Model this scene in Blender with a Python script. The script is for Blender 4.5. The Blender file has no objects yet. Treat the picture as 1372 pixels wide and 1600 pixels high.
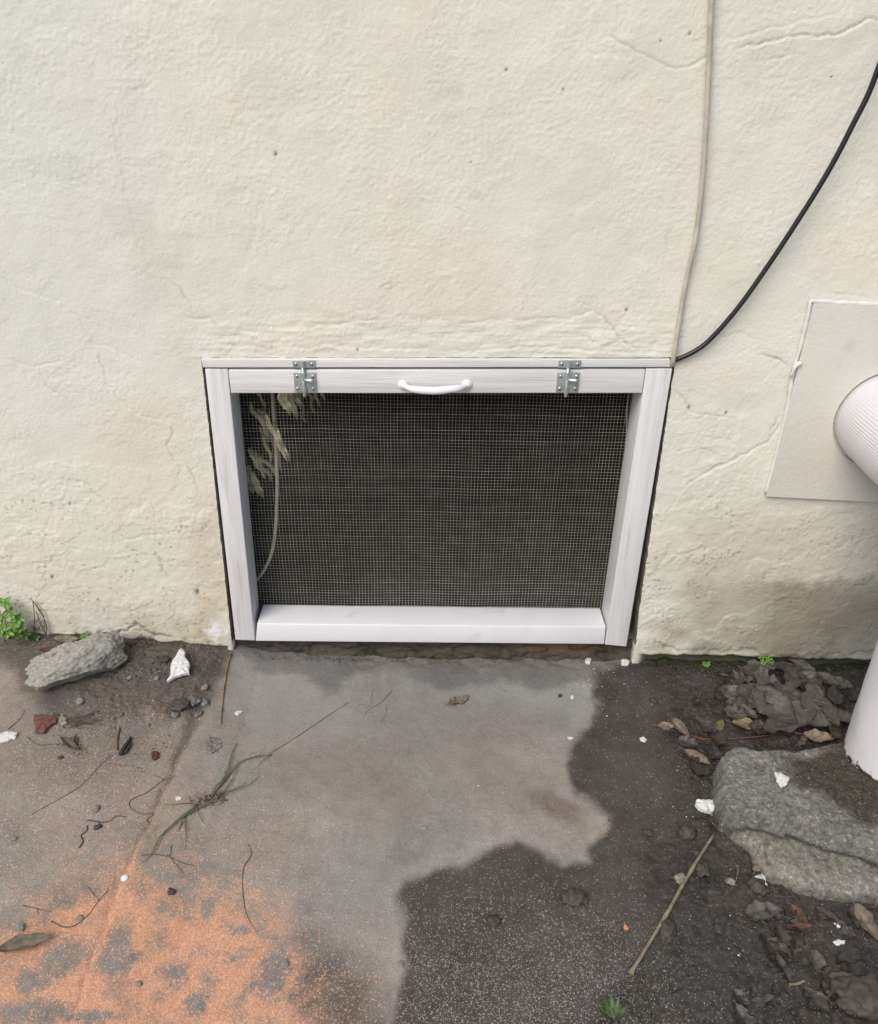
import bpy, bmesh, math, random
import numpy as np
from mathutils import Vector, Matrix, noise as mnoise
SC = bpy.context.scene
COL = SC.collection
random.seed(7); RNG = np.random.default_rng(11)

# ------------------------------------------------------------------ camera
F_PX = 1300.0; CX, CY, PW, PH = 686.0, 800.0, 1372.0, 1600.0
CAM = np.array([-0.0141, -1.3691, 1.1006])
CR = np.array([0.99985489, -0.0081163, 0.01497725])
CU = np.array([-0.00925835, 0.4791112, 0.87770538])
CF = np.array([0.01429949, 0.87771669, -0.47896653])
cd = bpy.data.cameras.new('camera'); cam = bpy.data.objects.new('camera', cd); COL.objects.link(cam)
m = Matrix(((CR[0], CU[0], -CF[0], CAM[0]), (CR[1], CU[1], -CF[1], CAM[1]), (CR[2], CU[2], -CF[2], CAM[2]), (0, 0, 0, 1)))
cam.matrix_world = m
cd.sensor_fit = 'VERTICAL'; cd.sensor_height = 24.0; cd.lens = 24.0 * F_PX / PH
cd.clip_start = 0.01; cd.clip_end = 500
SC.camera = cam

# ------------------------------------------------------------------ world, sun
w = bpy.data.worlds.new('World'); SC.world = w; w.use_nodes = True
nt = w.node_tree; nt.nodes.clear()
sky = nt.nodes.new('ShaderNodeTexSky'); sky.sky_type = 'NISHITA'; sky.sun_disc = False
SUN_EL, SUN_AZ = math.radians(46), math.radians(212)      # azimuth clockwise from +Y: the light comes from behind the camera, a little left
sky.sun_elevation = SUN_EL; sky.sun_rotation = SUN_AZ
sky.air_density = 1.0; sky.dust_density = 3.0; sky.ozone_density = 1.2
bg = nt.nodes.new('ShaderNodeBackground'); bg.inputs['Strength'].default_value = 0.085
wo = nt.nodes.new('ShaderNodeOutputWorld')
nt.links.new(sky.outputs[0], bg.inputs[0]); nt.links.new(bg.outputs[0], wo.inputs[0])
sl = bpy.data.lights.new('sun', 'SUN'); sl.energy = 1.5; sl.angle = math.radians(38); sl.color = (1.0, 0.97, 0.90)
so = bpy.data.objects.new('sun', sl); COL.objects.link(so)
sd = Vector((math.sin(SUN_AZ) * math.cos(SUN_EL), math.cos(SUN_AZ) * math.cos(SUN_EL), math.sin(SUN_EL)))
so.rotation_euler = (-sd).to_track_quat('-Z', 'Y').to_euler(); so.location = (0, -4, 5)
SC.view_settings.view_transform = 'Standard'; SC.view_settings.look = 'None'
SC.view_settings.exposure = 0.50; SC.view_settings.gamma = 1.0; SC.view_settings.use_curve_mapping = False

# ------------------------------------------------------------------ helpers
def ray(px, py): return CF + CR * ((px - CX) / F_PX) - CU * ((py - CY) / F_PX)
def W(px, py, Y=0.0):                       # point of the wall plane y = Y seen at a pixel
    d = ray(px, py); return CAM + d * ((Y - CAM[1]) / d[1])
def project(X):                             # X: (...,3) -> pixel coordinates
    d = X - CAM; z = np.maximum(d @ CF, 1e-3)
    return CX + F_PX * (d @ CR) / z, CY - F_PX * (d @ CU) / z

def _h(ix, iy, s):
    n = (ix.astype(np.int64) * 374761393 + iy.astype(np.int64) * 668265263 + s * 1274126177) & 0xffffffff
    n = ((n ^ (n >> 13)) * 1274126177) & 0xffffffff
    n = (n ^ (n >> 16)) & 0xffffffff
    return n
def perlin(x, y, s=0):
    x = np.asarray(x, float); y = np.asarray(y, float)
    x0 = np.floor(x); y0 = np.floor(y); fx = x - x0; fy = y - y0
    u = fx * fx * fx * (fx * (fx * 6 - 15) + 10); v = fy * fy * fy * (fy * (fy * 6 - 15) + 10)
    def g(ix, iy, dx, dy):
        a = _h(ix, iy, s).astype(float) * (2 * math.pi / 4294967296.0)
        return np.cos(a) * dx + np.sin(a) * dy
    a = g(x0, y0, fx, fy); b = g(x0 + 1, y0, fx - 1, fy); c = g(x0, y0 + 1, fx, fy - 1); d = g(x0 + 1, y0 + 1, fx - 1, fy - 1)
    return 1.5 * ((a * (1 - u) + b * u) * (1 - v) + (c * (1 - u) + d * u) * v)
def fbm(x, y, o=4, s=0, gain=0.5):
    r = 0; a = 1.0; t = 0
    for k in range(o):
        r = r + a * perlin(x * 2 ** k + 17.3 * k, y * 2 ** k - 9.1 * k, s + k); t += a; a *= gain
    return r / t * 1.4
def sst(a, b, x):
    t = np.clip((x - a) / (b - a), 0, 1); return t * t * (3 - 2 * t)
def seg_dist(px, py, pts, side=False):
    best = np.full(px.shape, 1e9); sg = np.ones(px.shape); par = np.zeros(px.shape); L = 0
    for (ax, ay), (bx, by) in zip(pts[:-1], pts[1:]):
        dx, dy = bx - ax, by - ay; l2 = dx * dx + dy * dy
        t = np.clip(((px - ax) * dx + (py - ay) * dy) / l2, 0, 1)
        d = np.hypot(px - ax - t * dx, py - ay - t * dy)
        mk = d < best; best = np.where(mk, d, best)
        if side: sg = np.where(mk, np.sign(dx * (py - ay) - dy * (px - ax)), sg)
    return (best, sg) if side else best
def poly_sd(px, py, pts):                    # negative inside
    pts = list(pts); d = seg_dist(px, py, pts + [pts[0]]); ins = np.zeros(px.shape, bool)
    for (ax, ay), (bx, by) in zip(pts, pts[1:] + [pts[0]]):
        c = ((ay > py) != (by > py)) & (px < (bx - ax) * (py - ay) / ((by - ay) if by != ay else 1e-9) + ax)
        ins ^= c
    return np.where(ins, -d, d)
def blob(px, py, cx, cy, rx, ry, rot=0, soft=0.5):
    c, s = math.cos(math.radians(rot)), math.sin(math.radians(rot))
    u = ((px - cx) * c + (py - cy) * s) / rx; v = (-(px - cx) * s + (py - cy) * c) / ry
    return 1 - sst(1 - soft, 1 + soft, np.hypot(u, v))

# ---------------------------------------------- materials
def mat(name, col, rough=0.8, metal=0.0, var=0.12, vscale=30, bump=0.0, bscale=200, attr=None, col2=None, spec=None, stretch=None, dirt=None):
    M = bpy.data.materials.new(name); M.use_nodes = True; n = M.node_tree.nodes; l = M.node_tree.links
    P = n['Principled BSDF']; P.inputs['Roughness'].default_value = rough; P.inputs['Metallic'].default_value = metal
    if spec is not None: P.inputs['Specular IOR Level'].default_value = spec
    tc = n.new('ShaderNodeTexCoord'); vec = tc.outputs['Object']
    if stretch:
        mp = n.new('ShaderNodeMapping'); mp.inputs['Scale'].default_value = stretch; l.new(vec, mp.inputs[0]); vec = mp.outputs[0]
    nz = n.new('ShaderNodeTexNoise'); nz.inputs['Scale'].default_value = vscale; nz.inputs['Detail'].default_value = 6
    l.new(vec, nz.inputs['Vector'])
    cr = n.new('ShaderNodeValToRGB'); l.new(nz.outputs['Fac'], cr.inputs[0])
    c = np.array(col[:3]); c2 = np.array(col2) if col2 else c * (1 - var)
    cr.color_ramp.elements[0].position = 0.33; cr.color_ramp.elements[1].position = 0.67
    cr.color_ramp.elements[0].color = (*c2, 1); cr.color_ramp.elements[1].color = (*np.clip(c * (1 + var * 0.6), 0, 1), 1)
    out = cr.outputs[0]
    if dirt:                                 # (colour, scale, threshold)
        n2 = n.new('ShaderNodeTexNoise'); n2.inputs['Scale'].default_value = dirt[1]; n2.inputs['Detail'].default_value = 8; l.new(vec, n2.inputs['Vector'])
        r2 = n.new('ShaderNodeValToRGB'); r2.color_ramp.elements[0].position = dirt[2]; r2.color_ramp.elements[1].position = min(1, dirt[2] + 0.12)
        l.new(n2.outputs['Fac'], r2.inputs[0]); mx = n.new('ShaderNodeMixRGB'); l.new(r2.outputs[0], mx.inputs[0]); l.new(out, mx.inputs[1]); mx.inputs[2].default_value = (*dirt[0], 1); out = mx.outputs[0]
    l.new(out, P.inputs['Base Color'])
    if bump:
        nb = n.new('ShaderNodeTexNoise'); nb.inputs['Scale'].default_value = bscale; nb.inputs['Detail'].default_value = 5
        l.new(vec, nb.inputs['Vector']); b = n.new('ShaderNodeBump'); b.inputs['Strength'].default_value = bump; b.inputs['Distance'].default_value = 0.001
        l.new(nb.outputs['Fac'], b.inputs['Height']); l.new(b.outputs[0], P.inputs['Normal'])
    return M
MT = {
 'paint_wood': mat('white_painted_wood_skylit', (0.77, 0.77, 0.795), 0.38, var=0.03, vscale=14, bump=0.35, bscale=160, stretch=(1, 1, 1), dirt=((0.62, 0.60, 0.57), 16, 0.64)),  # sill only: lighter and bluer, the skylight on it put into the paint
 'paint_wood_h': mat('white_painted_wood_grain_along', (0.72, 0.715, 0.71), 0.4, var=0.13, vscale=10, bump=0.9, bscale=60, stretch=(0.35, 6, 9), dirt=((0.58, 0.55, 0.51), 14, 0.60)),
 'paint_wood_v': mat('white_painted_wood_grain_upright', (0.72, 0.715, 0.725), 0.4, var=0.09, vscale=10, bump=0.8, bscale=60, stretch=(9, 6, 0.4), dirt=((0.56, 0.54, 0.51), 12, 0.60)),
 'zinc': mat('zinc_plated_steel', (0.50, 0.55, 0.55), 0.42, 0.7, var=0.15, vscale=90, bump=0.15),
 'zinc_bright': mat('bright_zinc', (0.62, 0.66, 0.68), 0.28, 0.85, var=0.1, vscale=90),
 'wire': mat('galvanised_wire', (0.50, 0.49, 0.43), 0.4, 0.4, var=0.25, vscale=60),
 'handle': mat('white_enamel', (0.78, 0.78, 0.82), 0.25, var=0.02, vscale=20),
 'panel': mat('painted_panel', (0.665, 0.648, 0.585), 0.65, var=0.08, vscale=5, bump=1.0, bscale=160, dirt=((0.56, 0.55, 0.51), 14, 0.62)),
 'caulk': mat('white_caulk', (0.72, 0.715, 0.675), 0.5, var=0.08, vscale=60, bump=0.4, bscale=80),
 'pipe': mat('white_painted_pipe', (0.72, 0.71, 0.735), 0.45, var=0.06, vscale=12, bump=0.3, bscale=150, dirt=((0.42, 0.39, 0.36), 40, 0.70)),
 'cable_beige': mat('beige_cable_sheath', (0.50, 0.46, 0.38), 0.5, var=0.18, vscale=50, bump=0.2, bscale=200),
 'cable_black': mat('black_rubber_cable', (0.012, 0.012, 0.015), 0.38, var=0.2, vscale=50),
 'cable_in': mat('grey_inner_cable', (0.44, 0.41, 0.34), 0.5, var=0.1, vscale=50),
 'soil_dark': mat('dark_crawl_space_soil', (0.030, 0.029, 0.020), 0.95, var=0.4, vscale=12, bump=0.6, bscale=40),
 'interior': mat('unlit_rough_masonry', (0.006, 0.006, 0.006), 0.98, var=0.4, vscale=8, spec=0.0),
 'chunk': mat('broken_concrete', (0.37, 0.36, 0.31), 0.92, col2=(0.22, 0.21, 0.18), vscale=160, bump=1.5, bscale=300, dirt=((0.13, 0.12, 0.09), 45, 0.60)),
 'chip': mat('white_paint_flake', (0.68, 0.68, 0.67), 0.75, var=0.16, vscale=120, bump=1.2, bscale=300, dirt=((0.34, 0.31, 0.27), 130, 0.56)),
 'brick_red': mat('red_brick_shard', (0.15, 0.065, 0.05), 0.9, var=0.3, vscale=120, bump=0.8, bscale=300),
 'maroon': mat('dried_maroon_berry', (0.09, 0.012, 0.016), 0.6, var=0.3, vscale=100),
 'bark': mat('dark_bark', (0.045, 0.036, 0.028), 0.9, var=0.5, vscale=150, bump=1.0, bscale=300),
 'twig': mat('brown_twig', (0.13, 0.102, 0.078), 0.85, var=0.4, vscale=90, bump=0.6, bscale=300),
 'twig_pale': mat('pale_stick', (0.27, 0.225, 0.165), 0.85, col2=(0.15, 0.12, 0.085), vscale=70, bump=0.7, bscale=300),
 'straw': mat('straw_stem', (0.23, 0.17, 0.10), 0.8, var=0.4, vscale=80, bump=0.4),
 'needle': mat('reddish_pine_needle', (0.22, 0.085, 0.045), 0.6, var=0.25, vscale=70),
 'pebble': mat('grey_pebble', (0.25, 0.24, 0.22), 0.85, var=0.35, vscale=120, bump=0.8, bscale=300),
 'mud': mat('damp_mud_lump', (0.065, 0.055, 0.046), 0.75, var=0.4, vscale=120, bump=1.0, bscale=260),
 'ash': mat('grey_cement_crumbs', (0.185, 0.18, 0.17), 0.95, var=0.5, vscale=180, bump=1.0, bscale=300),
 'leaf_tan': mat('tan_dry_leaf', (0.225, 0.185, 0.14), 0.7, col2=(0.12, 0.095, 0.07), vscale=130, bump=0.5, bscale=120),
 'leaf_brown': mat('brown_dead_leaf', (0.085, 0.071, 0.056), 0.6, col2=(0.045, 0.037, 0.031), vscale=150, bump=0.7, bscale=120),
 'leaf_grey': mat('grey_brown_dead_leaf', (0.108, 0.097, 0.083), 0.6, col2=(0.06, 0.053, 0.046), vscale=150, bump=0.7, bscale=120),
 'leaf_dark': mat('blackened_wet_leaf', (0.062, 0.053, 0.047), 0.5, col2=(0.03, 0.026, 0.024), vscale=150, bump=0.7, bscale=120),
 'leaf_olive': mat('olive_faded_leaf', (0.19, 0.18, 0.09), 0.6, col2=(0.13, 0.10, 0.05), vscale=50, bump=0.5, bscale=120),
 'leaf_red': mat('rust_red_leaf', (0.12, 0.062, 0.045), 0.7, var=0.35, vscale=60, bump=0.4),
 'green': mat('fresh_green_leaf', (0.15, 0.27, 0.045), 0.5, col2=(0.08, 0.18, 0.025), vscale=60, bump=0.2),
 'green_dull': mat('dull_green_leaf', (0.08, 0.12, 0.05), 0.6, col2=(0.05, 0.08, 0.03), vscale=60),
 'grass': mat('wilting_grass_blade', (0.13, 0.155, 0.075), 0.6, col2=(0.07, 0.095, 0.04), vscale=40, bump=0.3),
 'grass_dry': mat('dried_root', (0.13, 0.10, 0.065), 0.8, var=0.4, vscale=80),
 'sand_orange': mat('orange_sand_grain', (0.60, 0.30, 0.19), 0.9, col2=(0.45, 0.20, 0.11), vscale=300),
 'sand_pale': mat('pale_sand_grain', (0.33, 0.30, 0.26), 0.9, col2=(0.15, 0.13, 0.11), vscale=300),
}
# crinkled film
def film_mat():
    M = bpy.data.materials.new('crinkled_clear_film'); M.use_nodes = True; n = M.node_tree.nodes; l = M.node_tree.links; n.clear()
    o = n.new('ShaderNodeOutputMaterial'); t = n.new('ShaderNodeBsdfTransparent'); t.inputs[0].default_value = (0.93, 0.93, 0.9, 1)
    g = n.new('ShaderNodeBsdfGlossy'); g.inputs['Roughness'].default_value = 0.06; g.inputs['Color'].default_value = (1, 0.97, 0.85, 1)
    d = n.new('ShaderNodeBsdfDiffuse'); d.inputs['Color'].default_value = (0.88, 0.86, 0.70, 1)
    a = n.new('ShaderNodeMixShader'); a.inputs[0].default_value = 0.42; l.new(g.outputs[0], a.inputs[1]); l.new(d.outputs[0], a.inputs[2])
    b = n.new('ShaderNodeMixShader'); b.inputs[0].default_value = 0.85; l.new(t.outputs[0], b.inputs[1]); l.new(a.outputs[0], b.inputs[2]); l.new(b.outputs[0], o.inputs[0])
    return M
MT['film'] = film_mat()

ORG = {}
def obj(name, verts, faces, material, parent=None, org=None, smooth=True):
    V = np.asarray(verts, float).reshape(-1, 3)
    if parent is not None: o0 = np.array(ORG[parent.name])
    elif org is not None: o0 = np.array(org, float)
    else: o0 = np.array([V[:, 0].mean(), V[:, 1].mean(), V[:, 2].min()])
    me = bpy.data.meshes.new(name); me.from_pydata((V - o0).tolist(), [], [tuple(int(i) for i in f) for f in faces])
    me.materials.append(MT[material] if isinstance(material, str) else material)
    if smooth: me.shade_smooth()
    me.update()
    o = bpy.data.objects.new(name, me); COL.objects.link(o)
    if parent is not None: o.parent = parent; ORG[o.name] = tuple(o0)
    else: o.location = o0; ORG[o.name] = tuple(o0)
    return o
def empty(name, loc):
    o = bpy.data.objects.new(name, None); COL.objects.link(o); o.location = loc; o.empty_display_size = 0.03; ORG[o.name] = tuple(loc); return o
def tag(o, label=None, cat=None, group=None, kind=None):
    if label: o['label'] = label
    if cat: o['category'] = cat
    if group: o['group'] = group
    if kind: o['kind'] = kind
    return o
class MB:
    def __init__(s): s.v = []; s.f = []
    def add(s, v, f):
        n = len(s.v); s.v += [tuple(p) for p in v]; s.f += [tuple(i + n for i in q) for q in f]; return s
def tube(pts, rad, n=8, sq=1.0, cap=True):
    P = [Vector(p) for p in pts]; R_ = rad if hasattr(rad, '__len__') else [rad] * len(P)
    v = []; f = []; up = Vector((0, 0, 1)); prev = None
    for i, p in enumerate(P):
        t = (P[min(i + 1, len(P) - 1)] - P[max(i - 1, 0)]).normalized()
        if prev is None:
            a = t.cross(up if abs(t.z) < 0.9 else Vector((0, 1, 0))).normalized()
        else:
            a = (prev - t * prev.dot(t)).normalized()
        prev = a; b = t.cross(a)
        for k in range(n):
            an = 2 * math.pi * k / n; v.append(p + a * math.cos(an) * R_[i] + b * math.sin(an) * R_[i] * sq)
    for i in range(len(P) - 1):
        for k in range(n): f.append((i * n + k, i * n + (k + 1) % n, (i + 1) * n + (k + 1) % n, (i + 1) * n + k))
    if cap: f.append(tuple(range(n - 1, -1, -1))); f.append(tuple((len(P) - 1) * n + k for k in range(n)))
    return v, f
def smooth_path(pts, k=6):                   # Catmull-Rom
    P = [Vector(p) for p in pts]; P = [P[0] * 2 - P[1]] + P + [P[-1] * 2 - P[-2]]; o = []
    for i in range(1, len(P) - 2):
        for j in range(k):
            t = j / k; a, b, c, d = P[i - 1], P[i], P[i + 1], P[i + 2]
            o.append(0.5 * ((2 * b) + (c - a) * t + (2 * a - 5 * b + 4 * c - d) * t * t + (3 * b - a - 3 * c + d) * t ** 3))
    o.append(P[-2]); return o
def bevel_mesh(v, f, w_, seg=2):
    bm = bmesh.new(); vs = [bm.verts.new(p) for p in v]
    for q in f: bm.faces.new([vs[i] for i in q])
    bmesh.ops.recalc_face_normals(bm, faces=bm.faces)
    if w_: bmesh.ops.bevel(bm, geom=list(bm.edges), offset=w_, segments=seg, affect='EDGES', profile=0.6)
    bm.verts.index_update(); out = [tuple(x.co) for x in bm.verts], [tuple(x.index for x in g.verts) for g in bm.faces]; bm.free(); return out
BOXF = [(0, 1, 2, 3), (7, 6, 5, 4), (0, 4, 5, 1), (1, 5, 6, 2), (2, 6, 7, 3), (3, 7, 4, 0)]
def board(quad, y0, y1, bev=0.0015):         # quad: four (x, z) corners, front y0, back y1
    v = [(x, y0, z) for x, z in quad] + [(x, y1, z) for x, z in quad]
    return bevel_mesh(v, BOXF, bev)
def box(c, s, bev=0.0):
    x, y, z = c; a, b, h = s[0] / 2, s[1] / 2, s[2] / 2
    return board([(x - a, z - h), (x + a, z - h), (x + a, z + h), (x - a, z + h)], y - b, y + b, bev) if bev else (
        [(x + i * a, y + j * b, z + k * h) for j in (-1, 1) for i, k in ((-1, -1), (1, -1), (1, 1), (-1, 1))], BOXF)
def cyl(c, ax, r, h, n=20, bev=0.0):
    ax = Vector(ax).normalized(); c = Vector(c); return tube([c - ax * h / 2, c + ax * h / 2], r, n)
def wq(pts): return [(W(*p)[0], W(*p)[2]) for p in pts]

# ------------------------------------------------------------------ ground height, shared by the ground mesh and everything that lies on it
JOINT = [(352, 1022), (330, 1060), (300, 1130), (268, 1200), (228, 1290), (196, 1365), (150, 1480), (112, 1600), (60, 1760)]
WETEDGE = [(925, 1085), (935, 1105), (925, 1132), (893, 1160), (887, 1195), (896, 1236), (925, 1255), (950, 1275), (945, 1300), (921, 1322), (917, 1351), (880, 1352), (850, 1332), (805, 1318), (760, 1330), (725, 1355), (680, 1360), (632, 1375), (621, 1400), (636, 1436), (627, 1460), (634, 1510), (622, 1560), (612, 1640), (612, 2100), (2400, 2100), (2400, 900), (1000, 900), (985, 1035), (930, 1050)]
SLAB_HI = [(1124, 1180), (1150, 1163), (1240, 1172), (1330, 1150), (1480, 1150), (1560, 1400), (1372, 1322), (1290, 1296), (1240, 1284), (1170, 1266), (1135, 1262), (1126, 1220)]
SLAB_LO = [(1132, 1262), (1240, 1270), (1372, 1300), (1560, 1380), (1560, 1470), (1372, 1398), (1300, 1388), (1262, 1384), (1215, 1366), (1180, 1335), (1155, 1305), (1136, 1285)]
def base_h(x, y):
    p = np.interp(x, [-1.5, -.88, -.65, -.415, -.35, 0, .43, .94, 1.5], [.07, .060, .049, .028, .010, -.003, -.003, -.013, -.02])
    return p * (0.45 + 0.55 * np.exp(np.minimum(y, 0) / 0.25))
def gpix(x, y, z=None):
    x = np.asarray(x, float); y = np.asarray(y, float)
    return project(np.stack([x, y, base_h(x, y) if z is None else z], -1))
def ground_h(x, y):
    x = np.atleast_1d(np.asarray(x, float)); y = np.atleast_1d(np.asarray(y, float))
    h = base_h(x, y); px, py = gpix(x, y)
    near = (y > -0.95) & (np.abs(x) < 1.4)
    nx, ny = px + 6 * perlin(x * 30, y * 30, 5), py + 6 * perlin(x * 30, y * 30, 6)
    h = h + 0.0016 * fbm(x * 9, y * 9, 3, 20) + 0.0004 * fbm(x * 90, y * 90, 3, 21)
    # joint between the two slabs
    d = seg_dist(nx, ny, JOINT); wj = np.interp(py, [1020, 1150, 1300, 1600], [16, 9, 5, 4])
    h = h - near * np.interp(py, [1020, 1150, 1300], [0.004, 0.0035, 0.002]) * np.exp(-(d / wj) ** 2)
    # soil patch in the left corner
    s1 = (1 - sst(-10, 25, poly_sd(nx, ny, [(90, 1010), (200, 990), (345, 1010), (335, 1060), (290, 1120), (200, 1120), (150, 1100), (110, 1085)])))
    h = h + near * s1 * (0.004 + 0.004 * fbm(x * 40, y * 40, 4, 30) + 0.003 * np.maximum(0, perlin(x * 110, y * 110, 31)))
    # muddy strip on the right
    mud = near * mudmask(nx, ny)
    h = h + mud * (0.004 * fbm(x * 22, y * 22, 5, 40) + 0.0013 * np.abs(perlin(x * 90, y * 90, 41)) + 0.0014 * fbm(x * 140, y * 140, 3, 43) + 0.0028 * np.maximum(0, perlin(x * 48, y * 48, 42) - 0.15))
    # ridge of mud against the foot of the wall
    h = h + near * sst(-0.025, 0.0, y) * (0.0045 * fbm(x * 28, y * 28, 4, 50)) * sst(-0.42, -0.3, x)
    h = h + near * 0.010 * blob(px, py, 1215, 1105, 110, 60, 10, 0.6)
    return h
def mudmask(px, py):
    b = poly_sd(px, py, [(985, 1030), (1040, 1090), (1020, 1140), (1060, 1200), (1075, 1260), (1040, 1310), (1000, 1340), (1005, 1400), (1060, 1430), (1010, 1500), (960, 1540), (900, 1640), (900, 2100), (2400, 2100), (2400, 950), (1000, 950)])
    return 1 - sst(-35, 25, b)
def G(px, py, dz=0.0):                       # point of the ground seen at a pixel
    d = ray(px, py); z = 0.0
    for _ in range(4):
        p = CAM + d * ((z - CAM[2]) / d[2]); z = float(base_h(p[0], p[1])) + dz
    p[2] = float(ground_h(p[0], p[1])[0]) + dz
    return Vector(p)
def gz(x, y): return float(ground_h(x, y)[0])

def spaced(a, b, n0=24, k=1.18, s0=0.004):   # growing steps from a to b
    o = [a]; s = s0 * (1 if b > a else -1)
    while (o[-1] < b) == (a < b) and abs(o[-1] - b) > 1e-6:
        s *= k; o.append(o[-1] + s)
        if abs(o[-1] - a) >= abs(b - a): o[-1] = b; break
    return o[1:]
def grid_mesh(name, X, Y, Z, keep, color, extra=None, material=None, kindtag=None):
    nr, nc = X.shape; V = np.stack([X, Y, Z], -1).reshape(-1, 3)
    idx = np.arange(nr * nc).reshape(nr, nc)
    q = np.stack([idx[:-1, :-1], idx[:-1, 1:], idx[1:, 1:], idx[1:, :-1]], -1)[keep].reshape(-1, 4)
    me = bpy.data.meshes.new(name); me.vertices.add(len(V)); me.vertices.foreach_set('co', V.ravel().astype(np.float32))
    me.loops.add(q.size); me.loops.foreach_set('vertex_index', q.ravel().astype(np.int32))
    me.polygons.add(len(q)); me.polygons.foreach_set('loop_start', np.arange(0, q.size, 4, dtype=np.int32))
    me.update(calc_edges=True); me.shade_smooth()
    for nm, arr in [('col', color)] + ([('extra', extra)] if extra is not None else []):
        a = me.color_attributes.new(nm, 'FLOAT_COLOR', 'POINT'); A = np.ones((len(V), 4), np.float32); A[:, :3] = arr.reshape(-1, 3); a.data.foreach_set('color', A.ravel())
    me.materials.append(material); o = bpy.data.objects.new(name, me); COL.objects.link(o); ORG[o.name] = (0, 0, 0)
    return o
def lin(r, g, b):
    c = np.array([r, g, b]) / 255.0; return np.where(c <= 0.04045, c / 12.92, ((c + 0.055) / 1.055) ** 2.4)
def over(C, colr, mask): return C * (1 - mask[..., None]) + np.asarray(colr) * mask[..., None]
def mul(C, k, mask): return C * (1 + (np.asarray(k) - 1) * mask[..., None])

# ------------------------------------------------------------------ ground
def ground_material():
    M = bpy.data.materials.new('stained_concrete_and_soil'); M.use_nodes = True; n = M.node_tree.nodes; l = M.node_tree.links
    P = n['Principled BSDF']; tc = n.new('ShaderNodeTexCoord')
    a = n.new('ShaderNodeVertexColor'); a.layer_name = 'col'; e = n.new('ShaderNodeVertexColor'); e.layer_name = 'extra'
    sp = n.new('ShaderNodeSeparateColor'); l.new(e.outputs[0], sp.inputs[0])
    def math_(op, x, y):
        k = n.new('ShaderNodeMath'); k.operation = op
        for i, s in enumerate((x, y)):
            if isinstance(s, (int, float)): k.inputs[i].default_value = s
            else: l.new(s, k.inputs[i])
        return k.outputs[0]
    def mix(f, x, y, t='MIX'):
        k = n.new('ShaderNodeMixRGB'); k.blend_type = t
        for i, s in enumerate((f, x, y)):
            if isinstance(s, (int, float)): k.inputs[i].default_value = s
            elif isinstance(s, tuple): k.inputs[i].default_value = (*s, 1)
            else: l.new(s, k.inputs[i])
        return k.outputs[0]
    def vor(sc):
        v = n.new('ShaderNodeTexVoronoi'); v.inputs['Scale'].default_value = sc; l.new(tc.outputs['Object'], v.inputs['Vector'])
        s = n.new('ShaderNodeSeparateColor'); l.new(v.outputs['Color'], s.inputs[0]); return v, s
    n1 = n.new('ShaderNodeTexNoise'); n1.inputs['Scale'].default_value = 420; n1.inputs['Detail'].default_value = 3; l.new(tc.outputs['Object'], n1.inputs['Vector'])
    k1 = math_('MULTIPLY_ADD', n1.outputs['Fac'], 0.9); n.nodes if False else None
    k1.node.inputs[2].default_value = 0.55
    base = mix(1.0, a.outputs[0], k1, 'MULTIPLY')
    v1, s1 = vor(760); v2, s2 = vor(560)
    # pale grains
    m1 = math_('LESS_THAN', s1.outputs[0], sp.outputs[0]); c1 = mix(s1.outputs[1], (0.10, 0.085, 0.07), (0.46, 0.43, 0.39)); base = mix(math_('MULTIPLY', m1, 0.75), base, c1)
    # orange grains
    m2 = math_('LESS_THAN', s2.outputs[0], sp.outputs[1]); c2 = mix(s2.outputs[1], (0.46, 0.23, 0.14), (0.78, 0.43, 0.28)); base = mix(math_('MULTIPLY', m2, 0.78), base, c2)
    l.new(base, P.inputs['Base Color'])
    r = math_('MULTIPLY_ADD', sp.outputs[2], -0.42); r.node.inputs[2].default_value = 0.92; l.new(r, P.inputs['Roughness'])
    P.inputs['Specular IOR Level'].default_value = 0.4
    b = n.new('ShaderNodeBump'); b.inputs['Strength'].default_value = 0.55; b.inputs['Distance'].default_value = 0.0015
    hh = math_('MULTIPLY_ADD', m1, 0.4); l.new(n1.outputs['Fac'], hh.node.inputs[2]); hh2 = math_('MULTIPLY_ADD', m2, 0.4); l.new(hh, hh2.node.inputs[2])
    l.new(hh2, b.inputs['Height']); l.new(b.outputs[0], P.inputs['Normal'])
    return M
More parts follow.
